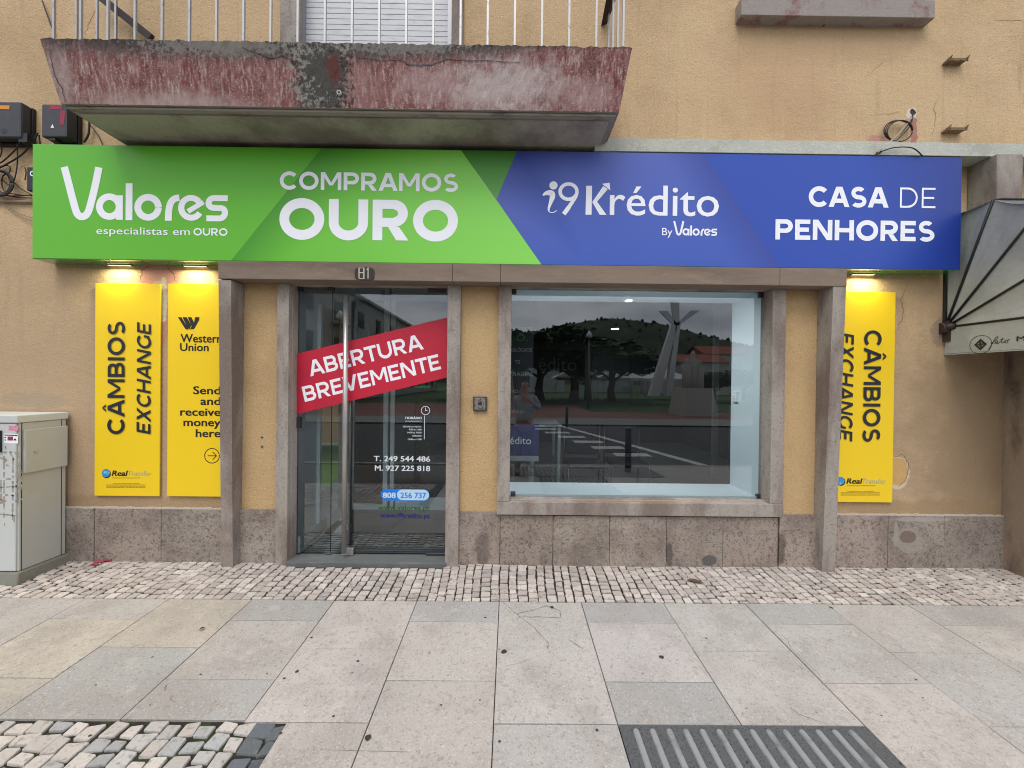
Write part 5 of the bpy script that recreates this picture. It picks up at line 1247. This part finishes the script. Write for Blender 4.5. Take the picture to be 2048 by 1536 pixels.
tl_ = [(.6,-31,1.35,'broad dark tree mirrored at the left of the shop window'),(6.0,-33,1.4,'broad dark tree mirrored in the middle of the shop window'),(10.2,-35,1.2,'dark tree mirrored just left of the crossed sculpture'),(3.2,-37,1.35,'dark tree further back between the two broad mirrored trees'),(21.0,-36,.62,'small tree mirrored at the right edge of the shop window'),(26.5,-40,.7,'small tree mirrored beyond the pale houses'),(-2.6,-36,1.3,'dark tree mirrored at the left edge of the shop window'),(8.2,-37,1.3,'dark tree mirrored behind the thin street lamp')]
r0 = None
for x, y, s, lab in tl_:
    r = thing('tree', lab, 'tree', (x,y,rz), 'trees across the street')
    if r0 is None:
        OFF[r.name] = Vector((0,0,0)); c1 = tc_.build('crown','foliage',r); t1 = tt_.build('trunk','bark',r); r0 = (c1,t1)
    else:
        for o in r0: d = o.copy(); COL.objects.link(d); d.parent = r
    r.scale = (s*1.5,s*1.3,s*.72); r.rotation_euler = (0,0,x)
# hill
q = MB(); random.seed(5); nx_, ny_ = 90, 14
def hh(i, j):
    x = -420+i*(840/nx_); f = j/ny_; y = -330-j*16
    rdg = 58+20*math.exp(-((x-150)/110)**2)+10*sin(x*.013)+8*math.exp(-((x+40)/60)**2)
    return Vector((x,y,rz-1+rdg*sin(min(1,f*1.15)*pi/2)+random.uniform(-1.8,1.8)*(f > .1)))
H = {(i,j):hh(i,j) for i in range(nx_+1) for j in range(ny_+1)}
for i in range(nx_):
    for j in range(ny_): q.poly((H[i,j],H[i+1,j],H[i+1,j+1],H[i,j+1])[::-1])
for k in range(3000):
    i = random.randint(0,nx_); j = random.choice([ny_,ny_,ny_-1,random.randint(0,ny_)]); p = H[i,j]+Vector((random.uniform(-5,5),0,0)); s = random.uniform(1.0,2.8)
    q.poly((p+Vector((-s,0,-2)),p+Vector((s,0,-2)),p+Vector((s*.7,0,s*.8)),p+Vector((0,0,s*1.4)),p+Vector((-s*.8,0,s*.7))))
tag(q.build('hill','hill'),kind='structure')
def house(x, y, w_, d_, h, roof, lab, yaw=0, wins=3):
    r = thing('distant_house', lab, 'house', (x,y,rz), 'houses across the park')
    m = MB(); m.box(x-w_/2,x+w_/2,y-d_/2,y+d_/2,rz,rz+h); m.build('wall','render_w',r)
    m = MB(); e = .4; t_ = rz+h
    m.poly(((x-w_/2-e,y+d_/2+e,t_),(x+w_/2+e,y+d_/2+e,t_),(x+w_/2+e,y,t_+roof),(x-w_/2-e,y,t_+roof))); m.poly(((x-w_/2-e,y-d_/2-e,t_),(x-w_/2-e,y,t_+roof),(x+w_/2+e,y,t_+roof),(x+w_/2+e,y-d_/2-e,t_)));
    for s in (-1,1): m.poly(((x+s*w_/2,y-d_/2,t_),(x+s*w_/2,y+d_/2,t_),(x+s*w_/2,y,t_+roof)))
    m.build('roof','rooftile',r)
    for k in range(wins):
        m = MB(); xx = x-w_/2+w_*(k+.5)/wins; m.box(xx-.5,xx+.5,y+d_/2,y+d_/2+.05,rz+h*.45,rz+h*.45+1.3); m.build('window','windowdark',r)
house(31,-66,12,9,5.5,1.6,'pale house with red roof mirrored at the right of the shop window'); house(46,-80,12,9,8,2.0,'pale house mirrored furthest right in the shop window'); house(2,-72,16,10,8.5,2.5,'red roofed house behind the dark trees'); house(20,-75,8,8,7.5,1.5,'white house just right of the dark trees')
# apartment block receding on the left
ap = thing('apartment_block','pale apartment block with balconies mirrored in the door glass','apartment block',(-17,-42,rz))
m = MB(); m.box(-26,-14.5,-72,-16,rz,rz+9.6); m.box(-26.5,-14.2,-72.5,-15.6,rz+9.6,rz+9.9); m.build('wall','render_w',ap)
for fl in range(3):
    for k in range(11):
        y = -69+k*4.9; z = rz+.9+fl*3.0
        m = MB(); m.box(-14.5,-14.44,y,y+1.4,z,z+1.5); m.build('window','windowdark',ap)
        if k % 2 == 0 and fl: m = MB(); m.box(-14.49,-13.4,y-.6,y+2.2,z-.5,z-.35); m.box(-13.5,-13.4,y-.6,y+2.2,z-.35,z+.55); m.build('balcony','render_w',ap)
# sculpture of crossing blades
def blade(m, a, b, w0, w1_, d):
    a, b = Vector(a), Vector(b); 
    m.hexa(((a.x-w0,a.y,a.z),(a.x+w0,a.y,a.z),(b.x+w1_,b.y,b.z),(b.x-w1_,b.y,b.z),(a.x-w0,a.y-d,a.z),(a.x+w0,a.y-d,a.z),(b.x+w1_,b.y-d,b.z),(b.x-w1_,b.y-d,b.z)))
def mir(px, py, dist): p = at(px,py,CAM[1]+dist); return Vector((p.x, .14-p.y, p.z))
sc = thing('sculpture','tall pale sculpture of crossing blades mirrored in the shop window','sculpture',mir(1325,790,24))
for a, b, w0, w1_ in (((1309,792),(1350,648),.34,.17),((1338,792),(1357,648),.20,.14),((1350,648),(1327,622),.16,.26),((1354,650),(1350,603),.16,.27),((1357,648),(1391,621),.16,.28)):
    m = MB(); blade(m, mir(*a,24), mir(*b,24), w0, w1_, .35 if a[1] > 700 else .12); m.build('blade','sculpt',sc)
mo = thing('monument','pale stone group of figures on a pyramid base beside the sculpture','monument',mir(1385,800,22))
m = MB(); c = mir(1385,800,22); m.hexa(((c.x-1.0,c.y-1,rz),(c.x+1.0,c.y-1,rz),(c.x+.75,c.y-.8,rz+1.6),(c.x-.75,c.y-.8,rz+1.6),(c.x-1.0,c.y+1,rz),(c.x+1.0,c.y+1,rz),(c.x+.75,c.y+.8,rz+1.6),(c.x-.75,c.y+.8,rz+1.6))); m.build('base','statue',mo)
m = MB()
for dx, h in ((-.35,1.7),(0,2.1),(.35,1.6)): m.tube([(c.x+dx,c.y,rz+1.6),(c.x+dx,c.y,rz+1.6+h*.4),(c.x+dx,c.y,rz+1.6+h*.75),(c.x+dx,c.y,rz+1.6+h*.82),(c.x+dx,c.y,rz+1.6+h*.9),(c.x+dx,c.y,rz+1.6+h)],.3,10,rs=[.28,.26,.3,.12,.16,.06])
m.build('figures','statue',mo)
for k, (x, lab) in enumerate(((7.5,'white market tent mirrored left of the sculpture'),(12.8,'white market tent directly behind the sculpture'),(18.2,'white market tent mirrored right of the monument'))):
    r = thing('market_tent', lab, 'tent', (x,-42,rz), 'white tents in the park')
    m = MB()
    for s in ((-2.4,-2.4,2.4,-2.4),(2.4,-2.4,2.4,2.4),(2.4,2.4,-2.4,2.4),(-2.4,2.4,-2.4,-2.4)): m.poly(((x+s[0],-42+s[1],rz+2.4),(x+s[2],-42+s[3],rz+2.4),(x,-42,rz+3.6))); m.poly(((x+s[0],-42+s[1],rz+2.1),(x+s[2],-42+s[3],rz+2.1),(x+s[2],-42+s[3],rz+2.4),(x+s[0],-42+s[1],rz+2.4)))
    m.build('canopy','tent',r)
    for sx in (-1,1):
        for sy in (-1,1): m = MB(); m.tube([(x+sx*2.35,-42+sy*2.35,rz),(x+sx*2.35,-42+sy*2.35,rz+2.2)],.04,6); m.build('post','tent',r)
for (x, y, lab) in ((2.27,-3.95,'black bollard mirrored low in the middle of the shop window'),(2.35,-12.4,'black bollard mirrored far off beside the crossing')):
    z = gz(0,y) if y > KY else rz; r = thing('bollard', lab, 'bollard', (x,y,z), 'black bollards'); m = MB(); m.tube([(x,y,z),(x,y,z+.82)],.06,16); m.build('post','black',r); m = MB(); m.tube([(x,y,z+.821),(x,y,z+.85)],.064,16,rs=[.064,.05]); m.build('cap','dsteel',r)
for x, y, lab in ((5.6,-24,'thin street lamp mirrored in front of the dark trees'),(-9,-17,'street lamp mirrored in the door glass')):
    r = thing('street_lamp', lab, 'street lamp', (x,y,rz), 'street lamps'); m = MB(); m.tube([(x,y,rz),(x,y,rz+5)],.07,8,rs=[.09,.05]); m.build('pole','dsteel',r); m = MB(); m.tube([(x,y,rz+5),(x,y,rz+5.15),(x,y,rz+5.5)],.2,12,rs=[.1,.28,.05]); m.build('lamp_head','sculpt',r)

# ---------------------------------------------------------------- the photographer
def skinned(name, joints, edges, mk, parent, lv=2):
    me = bpy.data.meshes.new(name); off = OFF[parent.name]
    me.from_pydata([Vector(j[0])-off for j in joints], edges, []); me.materials.append(K[mk])
    o = bpy.data.objects.new(name, me); COL.objects.link(o); o.parent = parent; OFF[o.name] = off
    md = o.modifiers.new('skin','SKIN'); md.use_smooth_shade = True
    for i, j in enumerate(joints):
        r = j[1]; me.skin_vertices[0].data[i].radius = r if isinstance(r, tuple) else (r,r)
    me.skin_vertices[0].data[0].use_root = True
    sb = o.modifiers.new('subdiv','SUBSURF'); sb.levels = lv; sb.render_levels = lv; return o
px_, py_ = .27, -3.62; pz = gz(0,py_)
ph = thing('person','person in pale shirt and light trousers holding up a phone','person',(px_,py_,pz))
def W(x, y, z): return Vector((px_+x, py_+y, pz+z))
hy = CZ-pz
J = [(W(0,0,.93),(.15,.11)),(W(0,0,1.12),(.145,.10)),(W(0,.0,1.32),(.17,.105)),(W(0,.0,1.43),(.09,.07)),(W(0,.01,1.50),.052),(W(0,.02,1.57),.075),(W(0,.02,1.66),.085),(W(0,.015,1.72),.055),
     (W(-.19,0,1.38),.055),(W(-.27,.10,1.18),.045),(W(-.23,.26,1.42),.034),(W(-.215,.30,1.49),.026),
     (W(.19,0,1.38),.055),(W(.26,.12,1.20),.045),(W(.02,.29,1.40),.034),(W(-.09,.32,1.47),.026),
     (W(-.10,0,.86),.09),(W(-.11,.02,.50),.058),(W(-.12,0,.09),.04),(W(.10,0,.86),.09),(W(.12,.03,.50),.058),(W(.14,0,.09),.04),
     (W(-.12,.13,.04),.035),(W(.14,.13,.04),.035)]
E_ = [(0,1),(1,2),(2,3),(3,4),(4,5),(5,6),(6,7),(2,8),(8,9),(9,10),(10,11),(2,12),(12,13),(13,14),(14,15),(0,16),(16,17),(17,18),(18,22),(0,19),(19,20),(20,21),(21,23)]
body = skinned('body', J, E_, 'skin', ph)
sh_ = [(W(0,0,.90),(.165,.125)),(W(0,0,1.12),(.16,.115)),(W(0,0,1.32),(.185,.12)),(W(0,0,1.43),(.085,.075)),(W(-.19,0,1.38),.068),(W(-.27,.10,1.18),.056),(W(-.245,.2,1.33),.046),(W(.19,0,1.38),.068),(W(.26,.12,1.20),.056),(W(.1,.24,1.33),.046)]
skinned('shirt', sh_, [(0,1),(1,2),(2,3),(2,4),(4,5),(5,6),(2,7),(7,8),(8,9)], 'shirt', ph)
skinned('trousers', [(W(0,0,.93),(.155,.118)),(W(-.10,0,.84),.105),(W(-.11,.02,.50),.078),(W(-.12,0,.12),.066),(W(.10,0,.84),.105),(W(.12,.03,.50),.078),(W(.14,0,.12),.066)], [(0,1),(1,2),(2,3),(0,4),(4,5),(5,6)], 'trouser', ph)
skinned('hair', [(W(0,-.015,1.70),(.092,.088)),(W(0,-.03,1.62),(.088,.07)),(W(0,.0,1.75),.06)], [(0,1),(0,2)], 'hair', ph)
for s in (-.12,.14): skinned('shoe', [(W(s,-.04,.05),.048),(W(s,.08,.042),.045),(W(s,.17,.035),.034)], [(0,1),(1,2)], 'shoe', ph)
for hx, sx in ((-.215,1),(-.09,-1)):
    hj = [(W(hx,.30,1.49),.028),(W(hx,.325,1.53),.032)]; he = [(0,1)]
    for f in range(4):
        z = 1.50+f*.022; b = len(hj); hj += [(W(hx+sx*-.0,.335,z),.010),(W(hx-sx*.03,.355,z+.004),.009),(W(hx-sx*.012,.372,z+.006),.008)]; he += [(1,b),(b,b+1),(b+1,b+2)]
    b = len(hj); hj += [(W(hx+sx*.02,.33,1.50),.011),(W(hx+sx*.04,.345,1.545),.009)]; he += [(0,b),(b,b+1)]
    skinned('hand', hj, he, 'skin', ph, 1)
for s in (-.032,.032):
    m = MB(); c = W(s,.098,1.655); m.tube([c+Vector((0,-.012,0)),c+Vector((0,.006,0))],.012,10); m.build('eye','white',ph)
m = MB(); m.tube([W(0,.09,1.65),W(0,.125,1.615),W(0,.10,1.61)],.012,8,rs=[.008,.015,.012]); m.build('nose','skin',ph)
m = MB(); m.tube([W(-.025,.094,1.585),W(0,.101,1.583),W(.025,.094,1.585)],.006,8); m.build('mouth','litter',ph)
phn = thing('phone','dark phone held up in front of the face of the mirrored person','phone',(-.05,-3.262,CZ-.05))
m = MB(); m.box(-.13,.02,-3.262,-3.254,CZ-.06,CZ+.015); m.build('case','plastic2',phn,bevel=.003)
